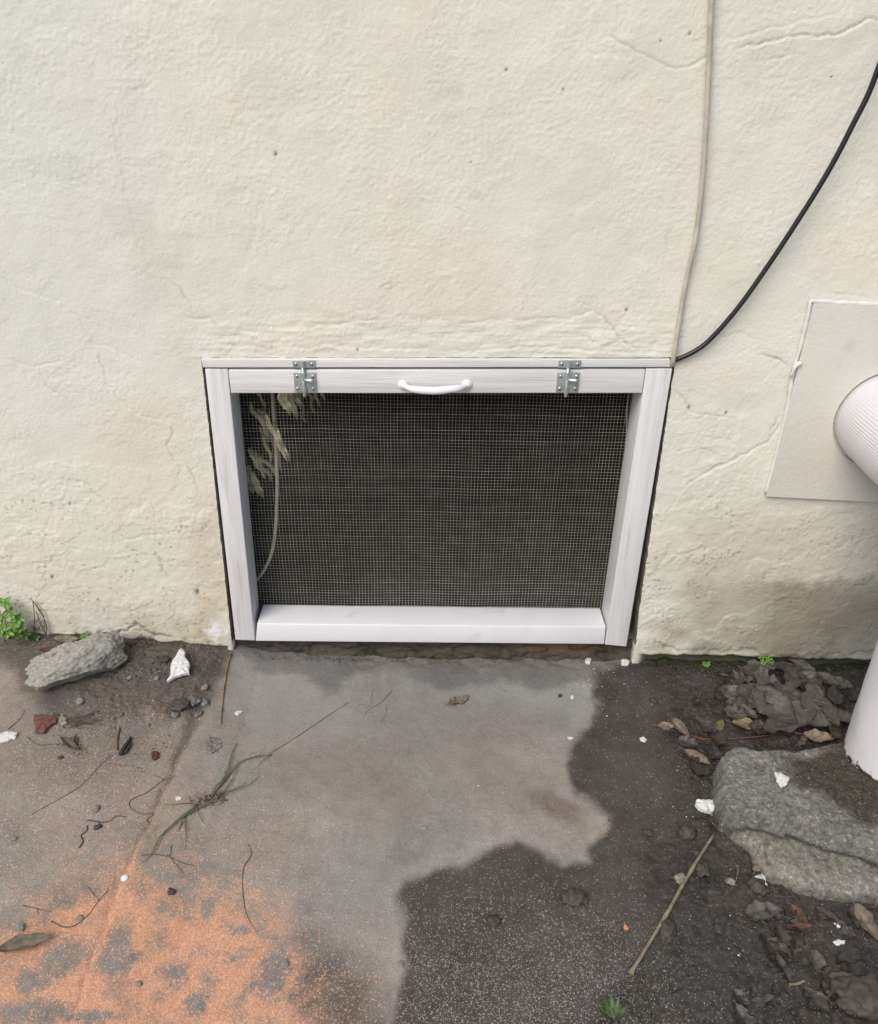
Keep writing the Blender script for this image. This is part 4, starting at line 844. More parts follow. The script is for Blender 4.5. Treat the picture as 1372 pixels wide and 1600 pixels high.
# stones and mud lumps: (x, y, half width px, material, label)
for (x, y, r, m_, lb, nm, ct) in [
 (897, 1405, 15, 'mud', 'rounded dark stone on the wet slab', 'stone', 'stone'), (770, 1441, 9, 'mud', 'small dark stone with a pale tip on the speckled wet slab', 'stone', 'stone'),
 (126, 1099, 8, 'pebble', 'pale grey pebble just below the concrete chunk', 'pebble', 'pebble'), (203, 1062, 5, 'pebble', 'small pebble right of the concrete chunk', 'pebble', 'pebble'),
 (258, 1035, 9, 'mud', 'brown clod left of the large white chip', 'clod', 'clod'), (246, 1064, 5, 'pebble', 'little grey pebble left of the large white chip', 'pebble', 'pebble'),
 (283, 1107, 15, 'mud', 'large mud clod beside the slab joint', 'clod', 'clod'), (303, 1100, 11, 'ash', 'grey crumbly clod over the slab joint', 'clod', 'clod'), (275, 1120, 7, 'ash', 'small grey clod below the large mud clod', 'clod', 'clod'),
 (321, 1098, 9, 'ash', 'grey clod right of the slab joint', 'clod', 'clod'), (320, 1075, 7, 'pebble', 'pebble stuck in the slab joint', 'pebble', 'pebble'), (310, 1115, 7, 'ash', 'smallest grey clod in the slab joint', 'clod', 'clod'),
 (1075, 1302, 13, 'mud', 'brown clod below the bright white plaster block', 'clod', 'clod'), (1012, 1303, 7, 'mud', 'small round clod on the mud left of the plaster block', 'clod', 'clod'), (1013, 1318, 5, 'mud', 'tiny clod under the small round clod', 'clod', 'clod'),
 (1027, 1181, 6, 'mud', 'dark pebble on the wet slab left of the curled leaf', 'pebble', 'pebble'), (1097, 1362, 12, 'mud', 'mud clod just right of the long stick', 'clod', 'clod'), (1183, 1388, 13, 'mud', 'dark clod under the forked white flake', 'clod', 'clod'),
 (1141, 1378, 6, 'pebble', 'grey pebble beside the curved pale stem', 'pebble', 'pebble'), (1040, 1455, 14, 'mud', 'flat dark clod touching the long stick', 'clod', 'clod'), (1063, 1375, 9, 'pebble', 'grey stone under the long stick', 'pebble', 'pebble'), (1122, 1453, 7, 'mud', 'small clod on the mud near the stick', 'clod', 'clod'),
 (1182, 1358, 6, 'leaf_tan', 'small tan stone above the forked white flake', 'pebble', 'pebble'), (268, 1394, 6, 'mud', 'black clod on the orange sand', 'clod', 'clod'), (95, 1184, 4, 'mud', 'black crumb on the sandy slab', 'clod', 'clod'), (153, 1293, 5, 'mud', 'dark clod above the orange sand beside the crossing twig', 'clod', 'clod'),
 (1345, 1560, 30, 'mud', 'broad dark stone half sunk in the mud at the bottom right corner', 'stone', 'stone'), (32, 1450, 6, 'pebble', 'small stone at left in the orange sand', 'pebble', 'pebble'), (125, 1435, 4, 'pebble', 'pale pebble inside the curved twig', 'pebble', 'pebble'), (22, 1311, 4, 'pebble', 'pale pebble at left edge above the sand', 'pebble', 'pebble'),
 (150, 1265, 6, 'pebble', 'flat grey stone on the left slab', 'pebble', 'pebble'), (445, 1507, 5, 'pebble', 'pale blue-grey pebble at the edge of the orange sand', 'pebble', 'pebble'), (217, 1538, 4, 'pebble', 'grey pebble on the orange sand', 'pebble', 'pebble'), (627, 1508, 4, 'pebble', 'small pebble at the edge of the wet stain', 'pebble', 'pebble'),
 (188, 1120, 5, 'ash', 'grey crumb in the soil above the bark', 'clod', 'clod'), (875, 1088, 4, 'mud', 'tiny brown crumb above the white chip on the slab', 'clod', 'clod'), (953, 1090, 7, 'mud', 'brown crumb on the damp slab below the hatch corner', 'clod', 'clod'), (1021, 1095, 7, 'mud', 'clod on the dark soil by the wall', 'clod', 'clod'), (1037, 1065, 8, 'mud', 'dark clod near the wall right of the hatch', 'clod', 'clod'),
]:
    c = G(x, y); s = r / 800.0; sd_ = int(x * 3 + y); v, f = rock(c, s, s * .78, s * .5, (sd_ * 37) % 180, sd_ % 97, 4 if r > 9 else 3, 5, .35, .17, .45, .65)
    tag(obj(nm, v, f, m_), lb, ct)
# grey cement crumbs
def crumbs(name, pts, sizes, material, label, cat=None):
    mb = MB(); rnd = random.Random(len(pts)); tet = [Vector((1, 0, -.5)), Vector((-.5, .87, -.5)), Vector((-.5, -.87, -.5)), Vector((0, 0, .8))]
    A = np.array([(p[0], p[1]) for p in pts]); z = ground_h(A[:, 0], A[:, 1]) if len(pts[0]) < 3 else np.array([p[2] for p in pts])
    for (x, y), zz, s in zip(A, z, sizes):
        a = rnd.uniform(0, 6.28); t = rnd.uniform(.6, 1.3); ca, sa = math.cos(a), math.sin(a); oc = [(1, 0, 0), (0, 1, 0), (-1, 0, 0), (0, -1, 0), (.2, .1, .8), (0, 0, -.7)]
        v = []
        for p in oc:
            q0, q1, q2 = p[0] * rnd.uniform(.6, 1.2) * t, p[1] * rnd.uniform(.6, 1.1), p[2] * rnd.uniform(.5, 1)
            v.append((x + s * (q0 * ca - q1 * sa), y + s * (q0 * sa + q1 * ca), zz + s * (q2 + .3)))
        mb.add(v, [(0, 1, 4), (1, 2, 4), (2, 3, 4), (3, 0, 4), (1, 0, 5), (2, 1, 5), (3, 2, 5), (0, 3, 5)])
    o = obj(name, mb.v, mb.f, material, smooth=False); o['kind'] = 'stuff'
    if label: o['label'] = label
    return o
def scatter(cx, cy, rx, ry, n, smin, smax, rot=0, power=1.0):
    o = []; z = []
    for _ in range(n):
        a = random.uniform(0, 6.28); r = random.random() ** (.5 * power); x, y = rx * r * math.cos(a), ry * r * math.sin(a); c_, s_ = math.cos(math.radians(rot)), math.sin(math.radians(rot))
        d = ray(cx + x * c_ - y * s_, cy + x * s_ + y * c_); zz = 0
        for _k in range(2): p = CAM + d * ((zz - CAM[2]) / d[2]); zz = float(base_h(p[0], p[1]))
        if p[1] < .01: o.append((p[0], p[1])); z.append(smin * (smax / smin) ** random.random() ** 1.8)
    return o, z
def scat(name, regions, material, label):
    P_ = []; S = []
    for r in regions: a, b = scatter(*r); P_ += a; S += b
    return crumbs(name, P_, S, material, label)
scat('cement_crumbs', [(333, 1163, 14, 13, 170, .0006, .0028), (300, 1102, 30, 16, 160, .0008, .0035, -20), (350, 1015, 28, 12, 120, .0006, .003), (240, 1045, 90, 34, 260, .0006, .0030), (200, 1200, 60, 25, 120, .0005, .0022), (160, 1280, 60, 25, 80, .0005, .002)], 'ash', 'grey cement crumbs scattered by the slab joint')
scat('paint_crumbs', [(980, 1085, 80, 40, 60, .0004, .0018), (960, 1060, 60, 20, 26, .0005, .002), (1080, 1220, 70, 60, 60, .0004, .0020), (380, 1020, 30, 8, 24, .0006, .0026), (250, 1080, 120, 60, 60, .0004, .0018), (600, 1150, 300, 130, 40, .0004, .0016), (1200, 1400, 120, 110, 60, .0004, .0018), (900, 1300, 250, 200, 60, .0004, .0014), (1250, 1230, 100, 40, 10, .0006, .002), (200, 1400, 200, 180, 40, .0004, .0014)], 'chip', 'tiny white paint crumbs over slab and mud')
scat('orange_sand', [(230, 1500, 250, 110, 8000, .0003, .0008), (200, 1390, 190, 90, 3500, .0003, .0008), (260, 1330, 180, 110, 1600, .0003, .0008), (180, 1200, 240, 110, 450, .0003, .0006), (500, 1500, 80, 100, 400, .0004, .0009), (430, 1200, 200, 150, 120, .0004, .0008)], 'sand_orange', 'orange sand spilled over the lower left of the slab')
scat('pale_sand', [(830, 1530, 260, 110, 1500, .0002, .0006), (800, 1450, 260, 110, 200, .0002, .0007), (520, 1550, 70, 80, 500, .0002, .0006), (150, 1250, 220, 150, 1000, .0002, .0006), (120, 1120, 170, 90, 300, .0002, .0006), (1050, 1420, 110, 130, 250, .0002, .0007)], 'sand_pale', 'pale sand grains over the wet slab')
scat('soil_crumbs', [(1200, 1240, 190, 220, 1500, .0008, .0045), (1230, 1480, 170, 130, 1900, .0008, .0042), (1010, 1380, 90, 150, 500, .0006, .0032), (1050, 1100, 90, 60, 500, .0006, .0034), (220, 1030, 120, 36, 900, .0006, .0036), (60, 1000, 70, 6, 160, .0006, .0028), (270, 1006, 85, 6, 260, .0008, .0040), (1120, 1046, 140, 8, 320, .0008, .0038), (1060, 1240, 30, 60, 160, .001, .004), (1180, 1345, 60, 30, 260, .0008, .0038), (700, 1031, 290, 5, 240, .0005, .0030), (180, 1150, 100, 40, 300, .0005, .0024), (1085, 1210, 40, 70, 500, .001, .0050)], 'mud', 'loose dark soil crumbs in the mud and along the wall')

# twigs and stems -----------------------------------------------------------
def gpath(pts, dz=.002, wob=.0006, k=5, arch=None):
    P_ = [G(x, y, 0) for x, y in pts]; P_ = [Vector((p.x, p.y, p.z + dz + (arch[i] if arch else 0))) for i, p in enumerate(P_)]; S = smooth_path(P_, k); o = []
    for i, p in enumerate(S):
        zg = gz(p.x, p.y) + dz * .6
        q_ = p + Vector((wob * mnoise.noise(p * 90), wob * mnoise.noise(p * 90 + Vector((9, 0, 0))), 0)); q_.z = max(q_.z, zg) + wob * mnoise.noise(p * 60); o.append(q_)
    return o
def twig(name, pts, r, material, label, cat='twig', taper=.5, arch=None, group=None, side=None, knobs=0, n=7):
    if r < .0013: r *= .8
    P_ = gpath(pts, dz=r * .9, arch=arch); N = len(P_)
    R_ = [max(r * (1 - (1 - taper) * i / (N - 1)) * (1 + .18 * mnoise.noise(Vector((i * .7, r * 5000, 1)))) * (1 + (.45 if knobs and (i % knobs == 0) else 0)), .0002) for i in range(N)]
    v, f = tube(P_, R_, n); mb = MB(); mb.add(v, f)
    for s in (side or []): v, f = tube(gpath(s, dz=r * .9), [r * .7 * (1 - .5 * i / (5 * (len(s) - 1) + 1)) for i in range(5 * (len(s) - 1) + 1)], 6); mb.add(v, f)
    o = obj(name, mb.v, mb.f, material); tag(o, label, cat, group); return o
twig('stick', [(985, 1523), (1012, 1480), (1044, 1428), (1065, 1390), (1088, 1352), (1114, 1309)], .0027, 'twig_pale', 'long straight pale stick lying across the mud toward the footing', 'stick', .85, knobs=9, arch=[0, .003, .006, .008, .008, .004])
twig('straw_stem', [(361, 1022), (355, 1045), (350, 1075), (347, 1105), (345, 1133)], .0016, 'straw', 'straight straw-coloured stem pointing down from the left corner of the hatch', 'stem', .9, knobs=8)
twig('curved_twig', [(80, 1440), (100, 1449), (118, 1446), (138, 1430), (150, 1414), (158, 1404), (170, 1390)], .0009, 'twig', 'thin curved twig on the orange sand at left', side=[[(137, 1386), (147, 1398), (157, 1409)]])
twig('short_twig', [(35, 1415), (55, 1420), (80, 1425)], .0009, 'twig', 'short straight twig above the brown leaf at bottom left', side=[[(58, 1420), (60, 1430)]])
twig('forked_twig', [(220, 1338), (240, 1336), (262, 1339), (282, 1347), (304, 1353)], .0011, 'twig', 'forked dark twig below the grass tuft', side=[[(262, 1336), (274, 1350), (286, 1364)], [(268, 1322), (266, 1338)]])
twig('wavy_twig', [(388, 1320), (393, 1335), (381, 1355), (379, 1385), (383, 1420), (390, 1440), (399, 1452)], .0009, 'twig', 'wavy thin twig running down at the right border of the orange sand')
twig('long_thin_twig', [(50, 1272), (75, 1258), (100, 1245), (122, 1232), (140, 1215), (165, 1188), (190, 1172)], .0008, 'twig', 'long thin twig slanting over the left slab')
twig('hooked_twig', [(124, 1325), (130, 1315), (127, 1305), (136, 1298), (136, 1290)], .0012, 'bark', 'small dark hooked twig above the orange sand', 'twig', .6)
twig('tangled_twig', [(256, 1218), (230, 1238), (205, 1250), (204, 1262), (220, 1272), (240, 1270)], .0010, 'twig', 'looping twig crossing the slab joint', side=[[(240, 1272), (230, 1280), (234, 1288)], [(240, 1212), (258, 1217), (275, 1212)]])
twig('crossing_twig', [(137, 1282), (155, 1285), (170, 1284), (182, 1276), (198, 1277)], .0010, 'bark', 'short dark twig just above the sand', side=[[(155, 1285), (153, 1296)]])
twig('right_needle', [(1078, 1151), (1100, 1157), (1130, 1161), (1165, 1162), (1196, 1164)], .0009, 'needle', 'reddish pine needle lying in front of the leaf pile', 'pine needle', .7, side=[[(1078, 1153), (1115, 1160), (1160, 1166)]], arch=[0, .004, .008, .012, .02])
twig('lower_needle', [(1105, 1278), (1122, 1294), (1137, 1306), (1149, 1318)], .0009, 'needle', 'pine needle below the bright white plaster block', 'pine needle', .8)
twig('bent_twig', [(1152, 1353), (1153, 1362), (1149, 1378), (1142, 1391)], .0010, 'twig_pale', 'curved pale stem on the mud below the footing', 'stem')
twig('brown_needle', [(1221, 1383), (1235, 1396), (1249, 1412)], .0010, 'twig', 'thin brown needle on the mud at right', 'pine needle')
twig('dark_twig', [(1184, 1529), (1195, 1546), (1210, 1570), (1222, 1587)], .0014, 'bark', 'straight black twig at the bottom of the mud', arch=[0, .003, .003, 0])
twig('pale_peg', [(1233, 1540), (1245, 1538), (1257, 1534)], .0020, 'twig_pale', 'short pale peg of wood on the mud at lower right', 'stick', .9)
twig('bark_strip', [(1045, 1421), (1049, 1436), (1053, 1448), (1056, 1459)], .0026, 'bark', 'dark bark strip under the long stick', 'bark', .8)
twig('root', [(1082, 1275), (1092, 1279), (1110, 1281), (1125, 1287)], .0024, 'bark', 'dark root beneath the bright white plaster block', 'root', .5)
twig('upper_twig', [(1053, 1233), (1070, 1240), (1078, 1240), (1088, 1252)], .0010, 'twig', 'small crooked twig above the bright white plaster block', side=[[(1076, 1238), (1084, 1246), (1092, 1256)]])
twig('thin_root', [(1088, 1208), (1092, 1224), (1097, 1236), (1108, 1248)], .0007, 'twig', 'wiry root hair on the mud left of the footing', 'root')
twig('bark_piece', [(189, 1180), (196, 1168), (205, 1154)], .0042, 'bark', 'dark brown bark piece on the left slab', 'bark', .7, side=[[(196, 1178), (206, 1162)]])
twig('red_stem', [(183, 1172), (184, 1155), (187, 1138)], .0018, 'leaf_red', 'thin rust-coloured stem left of the bark piece', 'stem', .8)
twig('slab_twig', [(475, 1066), (490, 1063), (505, 1060)], .0005, 'twig', 'tiny twig near the wall on the centre slab')
twig('fine_twig', [(613, 1079), (595, 1098), (576, 1110), (566, 1127)], .0006, 'twig', 'fine forked twig on the centre slab', side=[[(583, 1080), (578, 1104)], [(560, 1100), (578, 1104)]])
twig('arched_twig', [(604, 1105), (602, 1118), (594, 1130)], .0006, 'twig', 'short arched twig right of the fine forked twig')
# twig bundle
tb = empty('twig_bundle', tuple(G(135, 1135))); tag(tb, 'flattened bundle of fine grey twigs right of the red brick shard', 'twigs')
for k in range(26):
    x0 = random.uniform(100, 125); y0 = 1136 + random.uniform(-9, 5); x1 = x0 + random.uniform(18, 48); y1 = y0 + random.uniform(-16, 4)
    v, f = tube(gpath([(x0, y0), ((x0 + x1) / 2, (y0 + y1) / 2 - random.uniform(0, 7)), (x1, y1)], dz=random.uniform(.001, .006), k=4), random.uniform(.0004, .0009), 5); part('twig', (v, f), 'grass_dry' if k % 2 else 'twig', tb)
for (pp, lb) in [([(42, 1152), (62, 1164), (92, 1162), (112, 1170)], 'thin grey twig below the red brick shard'), ([(165, 1192), (188, 1195), (210, 1198), (224, 1203)], 'thin dark twig below the bark piece'), ([(12, 1140), (30, 1125), (40, 1110)], 'faint twig above the white flake at the left edge')]:
    twig('fine_twig', pp, .0008, 'grass_dry', lb)

# leaves --------------------------------------------------------------------
def leaf_mesh(L, Wd, curl=.2, fold=.2, seed=0, nu=9, nv=5, tip=1.0, ragged=.0):
    rnd = random.Random(seed); v = []; f = []; ph = rnd.uniform(0, 9)
    for i in range(nu):
        s = i / (nu - 1); w_ =  math.sin(math.pi * s ** (.85 * tip)) ** .8 * .5 * Wd + .0002
        for j in range(nv):
            t = (j / (nv - 1)) * 2 - 1
            x = (s - .5) * L; y = t * w_ * (1 + ragged * mnoise.noise(Vector((s * 6, t * 2, ph)))); z = abs(t) * w_ * fold * 2 + curl * L * ((s - .5) ** 2) * 2 + .06 * L * mnoise.noise(Vector((s * 3, t * 1.5, ph))) + .03 * L * mnoise.noise(Vector((s * 9, t * 4, ph))) + .012 * Wd * math.sin(s * 34 - abs(t) * 7) * (nu > 12)
            v.append(Vector((x, y, z)))
    for i in range(nu - 1):
        for j in range(nv - 1): f.append((i * nv + j, i * nv + j + 1, (i + 1) * nv + j + 1, (i + 1) * nv + j))
    # give it thickness
    n0 = len(v); v += [p - Vector((0, 0, .00035)) for p in v]; f += [tuple(n0 + q_ for q_ in reversed(g)) for g in f]
    bd = [i * nv for i in range(nu)] + [(nu - 1) * nv + j for j in range(1, nv)] + [i * nv + nv - 1 for i in range(nu - 2, -1, -1)] + [j for j in range(nv - 2, 0, -1)]
    for k in range(len(bd)): a, b = bd[k], bd[(k + 1) % len(bd)]; f.append((a, n0 + a, n0 + b, b))
    return v, f
def leaf(px, py, Lp, Wp, rot, material, label, tilt=(0, 0), curl=.2, fold=.2, dz=0.0, group=None, seed=None, name='dead_leaf', cat='leaf', at=G, stalk=True, ragged=.3):
    c = at(px, py); L, Wd = Lp / 830.0, Wp / 830.0; seed = int(px * 5 + py) if seed is None else seed
    v, f = leaf_mesh(L, Wd, curl, fold, seed, 19, 9, ragged=ragged)
    if stalk:
        n0 = len(v); a, b = tube([(-L / 2, 0, curl * L * .5), (-L * .62, 0, curl * L * .5), (-L * .75, .0005, curl * L * .5 + .001)], .0006, 5); v += [Vector(p) for p in a]; f += [tuple(n0 + i for i in g) for g in b]
    Rm = Matrix.Rotation(math.radians(rot), 3, 'Z') @ Matrix.Rotation(math.radians(tilt[0]), 3, 'X') @ Matrix.Rotation(math.radians(tilt[1]), 3, 'Y')
    V = [Rm @ p for p in v]; mn = min(p.z for p in V); V = [Vector((c.x + p.x, c.y + p.y, c.z + dz + p.z - mn - .0004)) for p in V]
    return tag(obj(name, V, f, material), label, cat, group)
leaf(105, 1003, 42, 15, 0, 'leaf_tan', 'pale oval leaf between the wall and the concrete chunk', (18, 0), .1, .1)
leaf(83, 1021, 40, 12, -5, 'leaf_red', 'rusty brown curled leaf behind the concrete chunk', (20, 0), .4, .6)
leaf(41, 1478, 58, 17, 17, 'leaf_tan', 'folded greyish brown leaf on the sand at bottom left', (12, 0), .15, .7)
leaf(716, 1096, 38, 16, 33, 'leaf_tan', 'small ragged brown leaf scrap in the middle of the slab', (3, 0), .25, .3, ragged=1.2)
leaf(1041, 1136, 27, 17, -3, 'leaf_tan', 'pale oval leaf lying alone left of the leaf pile', (6, 0), .1, .08)
leaf(1065, 1143, 42, 15, -68, 'leaf_tan', 'long curled tan leaf beside the lone pale oval leaf', (25, 0), .35, .8)
leaf(1122, 1139, 34, 14, 52, 'leaf_olive', 'olive green leaf standing at the left foot of the leaf pile', (8, 0), .1, .2)
leaf(1162, 1143, 40, 22, -15, 'leaf_olive', 'olive brown leaf at the front of the leaf pile', (12, 0), .1, .3, .006)
leaf(1275, 1164, 46, 20, -12, 'leaf_tan', 'yellowish leaf tip at the front right of the leaf pile', (14, 0), .1, .2, .012)
leaf(1090, 1187, 42, 14, -42, 'leaf_tan', 'folded faded leaf on the mud below the lone pale oval leaf', (20, 0), .3, .6)
leaf(1251, 1432, 28, 12, -70, 'leaf_red', 'reddish brown leaf standing on the mud at right', (30, 0), .3, .5)
leaf(1247, 1452, 34, 9, 5, 'leaf_red', 'narrow rust-coloured leaf below the standing red leaf', (10, 0), .3, .7)
leaf(1272, 1504, 26, 20, 70, 'leaf_grey', 'roundish grey leaf stuck in the mud at lower right', (15, 0), .2, .3)
leaf(1357, 1445, 50, 18, -80, 'leaf_tan', 'long pale leaf at the right edge above the corner stone', (25, 0), .3, .6)
leaf(1335, 1548, 60, 24, -30, 'leaf_grey', 'large grey leaf lying in the bottom right corner', (10, 0), .2, .3)
leaf(1190, 1427, 46, 24, 8, 'leaf_grey', 'flat brownish leaf on the mud below the forked white flake', (5, 0), .15, .2)
leaf(1265, 1345, 10, 6, 8, 'leaf_tan', 'tiny tan leaf scrap on the apron of the footing', (5, 0), .15, .2, dz=.016, stalk=False)
leaf(112, 1166, 44, 10, -35, 'leaf_grey', 'narrow grey leaf sliver below the red brick shard', (10, 0), .2, .6)
leaf(119, 1160, 24, 6, -70, 'leaf_red', 'small rusty leaf sliver right of the grey sliver', (5, 0), .2, .4)
# the pile: dead leaves one above another against the wall
PILE = [(1185, 1150, 34, 24, 'leaf_dark'), (1150, 1120, 44, 28, 'leaf_dark'), (1140, 1080, 36, 26, 'leaf_dark'), (1170, 1060, 30, 22, 'leaf_brown'), (1232, 1060, 50, 22, 'leaf_dark'), (1265, 1085, 60, 24, 'leaf_dark'), (1300, 1100, 44, 22, 'leaf_dark'), (1330, 1090, 36, 16, 'leaf_dark'), (1310, 1075, 40, 18, 'leaf_grey'),
 (1295, 1150, 60, 24, 'leaf_brown'), (1150, 1068, 32, 20, 'leaf_brown'), (1182, 1050, 34, 18, 'leaf_grey'), (1210, 1050, 34, 14, 'leaf_grey'), (1250, 1050, 58, 16, 'leaf_grey'), (1290, 1072, 40, 18, 'leaf_brown'), (1145, 1100, 44, 26, 'leaf_grey'), (1168, 1108, 56, 40, 'leaf_grey'), (1192, 1080, 40, 32, 'leaf_grey'),
 (1234, 1073, 50, 30, 'leaf_brown'), (1215, 1095, 66, 16, 'leaf_brown'), (1262, 1082, 40, 26, 'leaf_dark'), (1205, 1128, 78, 40, 'leaf_brown'), (1245, 1135, 86, 36, 'leaf_grey'), (1262, 1118, 76, 34, 'leaf_grey'), (1225, 1150, 96, 24, 'leaf_brown'), (1280, 1130, 72, 26, 'leaf_brown'), (1195, 1110, 54, 24, 'leaf_grey'), (1242, 1112, 84, 14, 'leaf_brown'),
 (1310, 1135, 66, 16, 'leaf_grey'), (1145, 1130, 32, 20, 'leaf_brown'), (1165, 1130, 30, 14, 'leaf_dark'), (1125, 1098, 30, 20, 'leaf_dark'), (1120, 1160, 40, 22, 'leaf_dark'), (1110, 1180, 36, 22, 'leaf_dark'), (1095, 1200, 44, 26, 'leaf_dark'), (1075, 1165, 30, 18, 'leaf_dark'), (1105, 1145, 30, 20, 'leaf_dark'), (1330, 1125, 40, 18, 'leaf_dark')]
def pile_label(x, y, L_, W_, m_):
    big = 'long' if L_ > 60 else ('small' if L_ < 38 else 'broad')
    where = ('at its left end' if x < 1135 else 'left of its middle' if x < 1185 else 'in its middle' if x < 1235 else 'right of its middle' if x < 1285 else 'at its pipe end') + (', by the wall' if y < 1075 else ', halfway forward' if y < 1120 else ', in front')
    return '%s %s leaf in the pile %s' % (big, TONE[m_], where)
TONE = {'leaf_dark': 'blackened', 'leaf_brown': 'brown', 'leaf_grey': 'grey brown', 'mud': 'mud-coated', 'leaf_tan': 'tan'}
for i, (x, y, L_, W_, m_) in enumerate(PILE):
    r = random.Random(i * 13 + 3); up = .001 + .026 * float(blob(np.array(x), np.array(y), 1225, 1115, 95, 55, 0, .9)) * (.35 + .65 * i / len(PILE))
    rot = r.choice([-35, -20, -50, 15, 60, -75]) + r.uniform(-14, 14)
    lab = pile_label(*PILE[i]); same = sorted(p[0] for p in PILE if pile_label(*p) == lab)
    if len(same) > 1: lab += ', ' + (['left one', 'right one'] if len(same) == 2 else ['leftmost', 'middle one', 'rightmost', 'farthest right'])[min(same.index(x), 3)]
    leaf(x, y, L_ * 1.1, W_ * 1.2, rot, m_, lab, (r.uniform(4, 34), r.uniform(-14, 14)), r.uniform(.03, .25), r.uniform(.05, .35), up, 'dead leaves in the pile by the pipe', i, ragged=r.uniform(.3, .8))
for i in range(26):
    r = random.Random(i + 900); a_ = r.uniform(0, 6.28); q_ = r.uniform(.55, 1.05); x = 1200 + 115 * q_ * math.cos(a_); y = 1112 + 62 * q_ * math.sin(a_)
    if y < 1048: y = 1050 + r.uniform(0, 12)
    m_ = r.choice(['leaf_dark', 'leaf_brown', 'leaf_dark', 'leaf_grey'])
    leaf(x, y, r.uniform(16, 32), r.uniform(9, 17), r.uniform(0, 180), m_, '%s leaf scrap %s the leaf pile%s' % (TONE[m_], 'at the left edge of' if x < 1150 else 'at the pipe end of' if x > 1260 else 'behind' if y < 1085 else 'in front of', ', close to the wall' if y < 1090 else ''), (r.uniform(8, 45), r.uniform(-20, 20)), r.uniform(.1, .4), r.uniform(.2, .6), .001 + .018 * (1.05 - q_), 'leaf scraps around the pile', i + 500, name='leaf_fragment', ragged=.7, stalk=False)
# loose leaf rubbish in the mud at the bottom right
for i in range(30):
    r = random.Random(i + 400); x = r.uniform(1150, 1372); y = r.uniform(1415, 1600)
    if (x - 1150) + (y - 1415) * .4 < 60: continue
    L_ = r.uniform(14, 44); m_ = r.choice(['leaf_dark', 'leaf_dark', 'leaf_brown', 'mud'])
    where = ('left part' if x < 1225 else 'middle' if x < 1300 else 'right edge') + (' just below the footing' if y < 1475 else ' of the mud patch' if y < 1540 else ' of the mud along the bottom')
    leaf(x, y, L_, r.uniform(8, 20), r.uniform(0, 180), m_, '%s %s leaf fragment, %s' % ('tiny' if L_ < 22 else 'mid-sized' if L_ < 33 else 'large', TONE[m_], where), (r.uniform(0, 18), r.uniform(-8, 8)), r.uniform(.05, .2), r.uniform(.1, .4), -.0008, 'leaf fragments in the mud', i + 77, name='leaf_fragment', ragged=.9, stalk=False)

# green things ---------------------------------------------------------------
def weed(origin, stems, label, lsz, material='green', name='weed'):
    e = empty(name, tuple(origin)); tag(e, label, 'weed')
    for (tx, ty, y_) in stems:                  # stem tips as pixels on the plane y = y_
        tip = Vector(W(tx, ty, y_)); base = Vector(origin) + Vector((random.uniform(-.008, .008), random.uniform(-.004, .004), 0)); mid = base.lerp(tip, .5) + Vector((random.uniform(-.004, .004), 0, .004))
        v, f = tube(smooth_path([base, mid, tip], 4), .0006, 5); part('stem', (v, f), 'green_dull', e)
        for k in range(5):
            a = 2 * math.pi * k / 5 + random.uniform(-.3, .3); L = lsz * random.uniform(.75, 1.15); v, f = leaf_mesh(L, L * .62, .15, .15, k + int(tx), 6, 3)
            Rm = Matrix.Rotation(a, 3, 'Y') if False else Matrix.Rotation(random.uniform(25, 60) * math.pi / 180, 3, 'X') @ Matrix.Rotation(a, 3, 'Z')
            V = [tip + Rm @ (p + Vector((L * .55, 0, 0))) for p in v]; part('leaf', (V, f), material, e)
    return e
weed(G(14, 998), [(-4, 945, -.02), (8, 942, -.025), (18, 958, -.03), (5, 965, -.03), (28, 966, -.03), (20, 978, -.035), (32, 980, -.03), (2, 982, -.035), (12, 990, -.04), (-8, 975, -.03), (40, 992, -.02), (26, 992, -.03)], 'bright green leafy weed growing at the left edge against the wall', .0135)
weed(G(50, 1001), [(44, 992, -.008), (52, 990, -.008), (57, 996, -.01)], 'low green sprout between the leafy weed and the dry stalk', .007)
weed(G(133, 1003), [(128, 995, -.008), (134, 991, -.008), (139, 998, -.01), (130, 1001, -.012)], 'tiny green sprout at the wall above the concrete chunk', .007)
weed(G(1104, 1040), [(1100, 1037, -.004), (1107, 1037, -.006), (1103, 1040, -.010)], 'small green sprout at the foot of the wall left of the leaf pile', .006)
weed(G(1197, 1038), [(1190, 1026, -.006), (1199, 1030, -.010), (1205, 1033, -.012), (1193, 1034, -.012)], 'small green sprout at the wall behind the leaf pile', .008)
weed(G(88, 1119), [(86, 1117, G(88, 1119).y), (90, 1119, G(88, 1119).y)], 'tiny green sprig at the tip of the red brick shard', .005, 'green_dull')
def rosette(px, py, label):
    c = G(px, py); e = empty('weed', tuple(c)); tag(e, label, 'weed')
    for k in range(7):
        a = 20 + k * 24 + random.uniform(-8, 8); L = random.uniform(.020, .034); v, f = leaf_mesh(L, L * .28, .3, .3, k, 8, 3); Rm = Matrix.Rotation(math.radians(a), 3, 'Z') @ Matrix.Rotation(math.radians(-30), 3, 'Y')
        part('leaf', ([c + Rm @ (p + Vector((L * .5, 0, 0))) + Vector((0, 0, .002)) for p in v], f), 'green_dull', e)
rosette(958, 1597, 'small grey-green weed at the bottom edge on the wet slab')
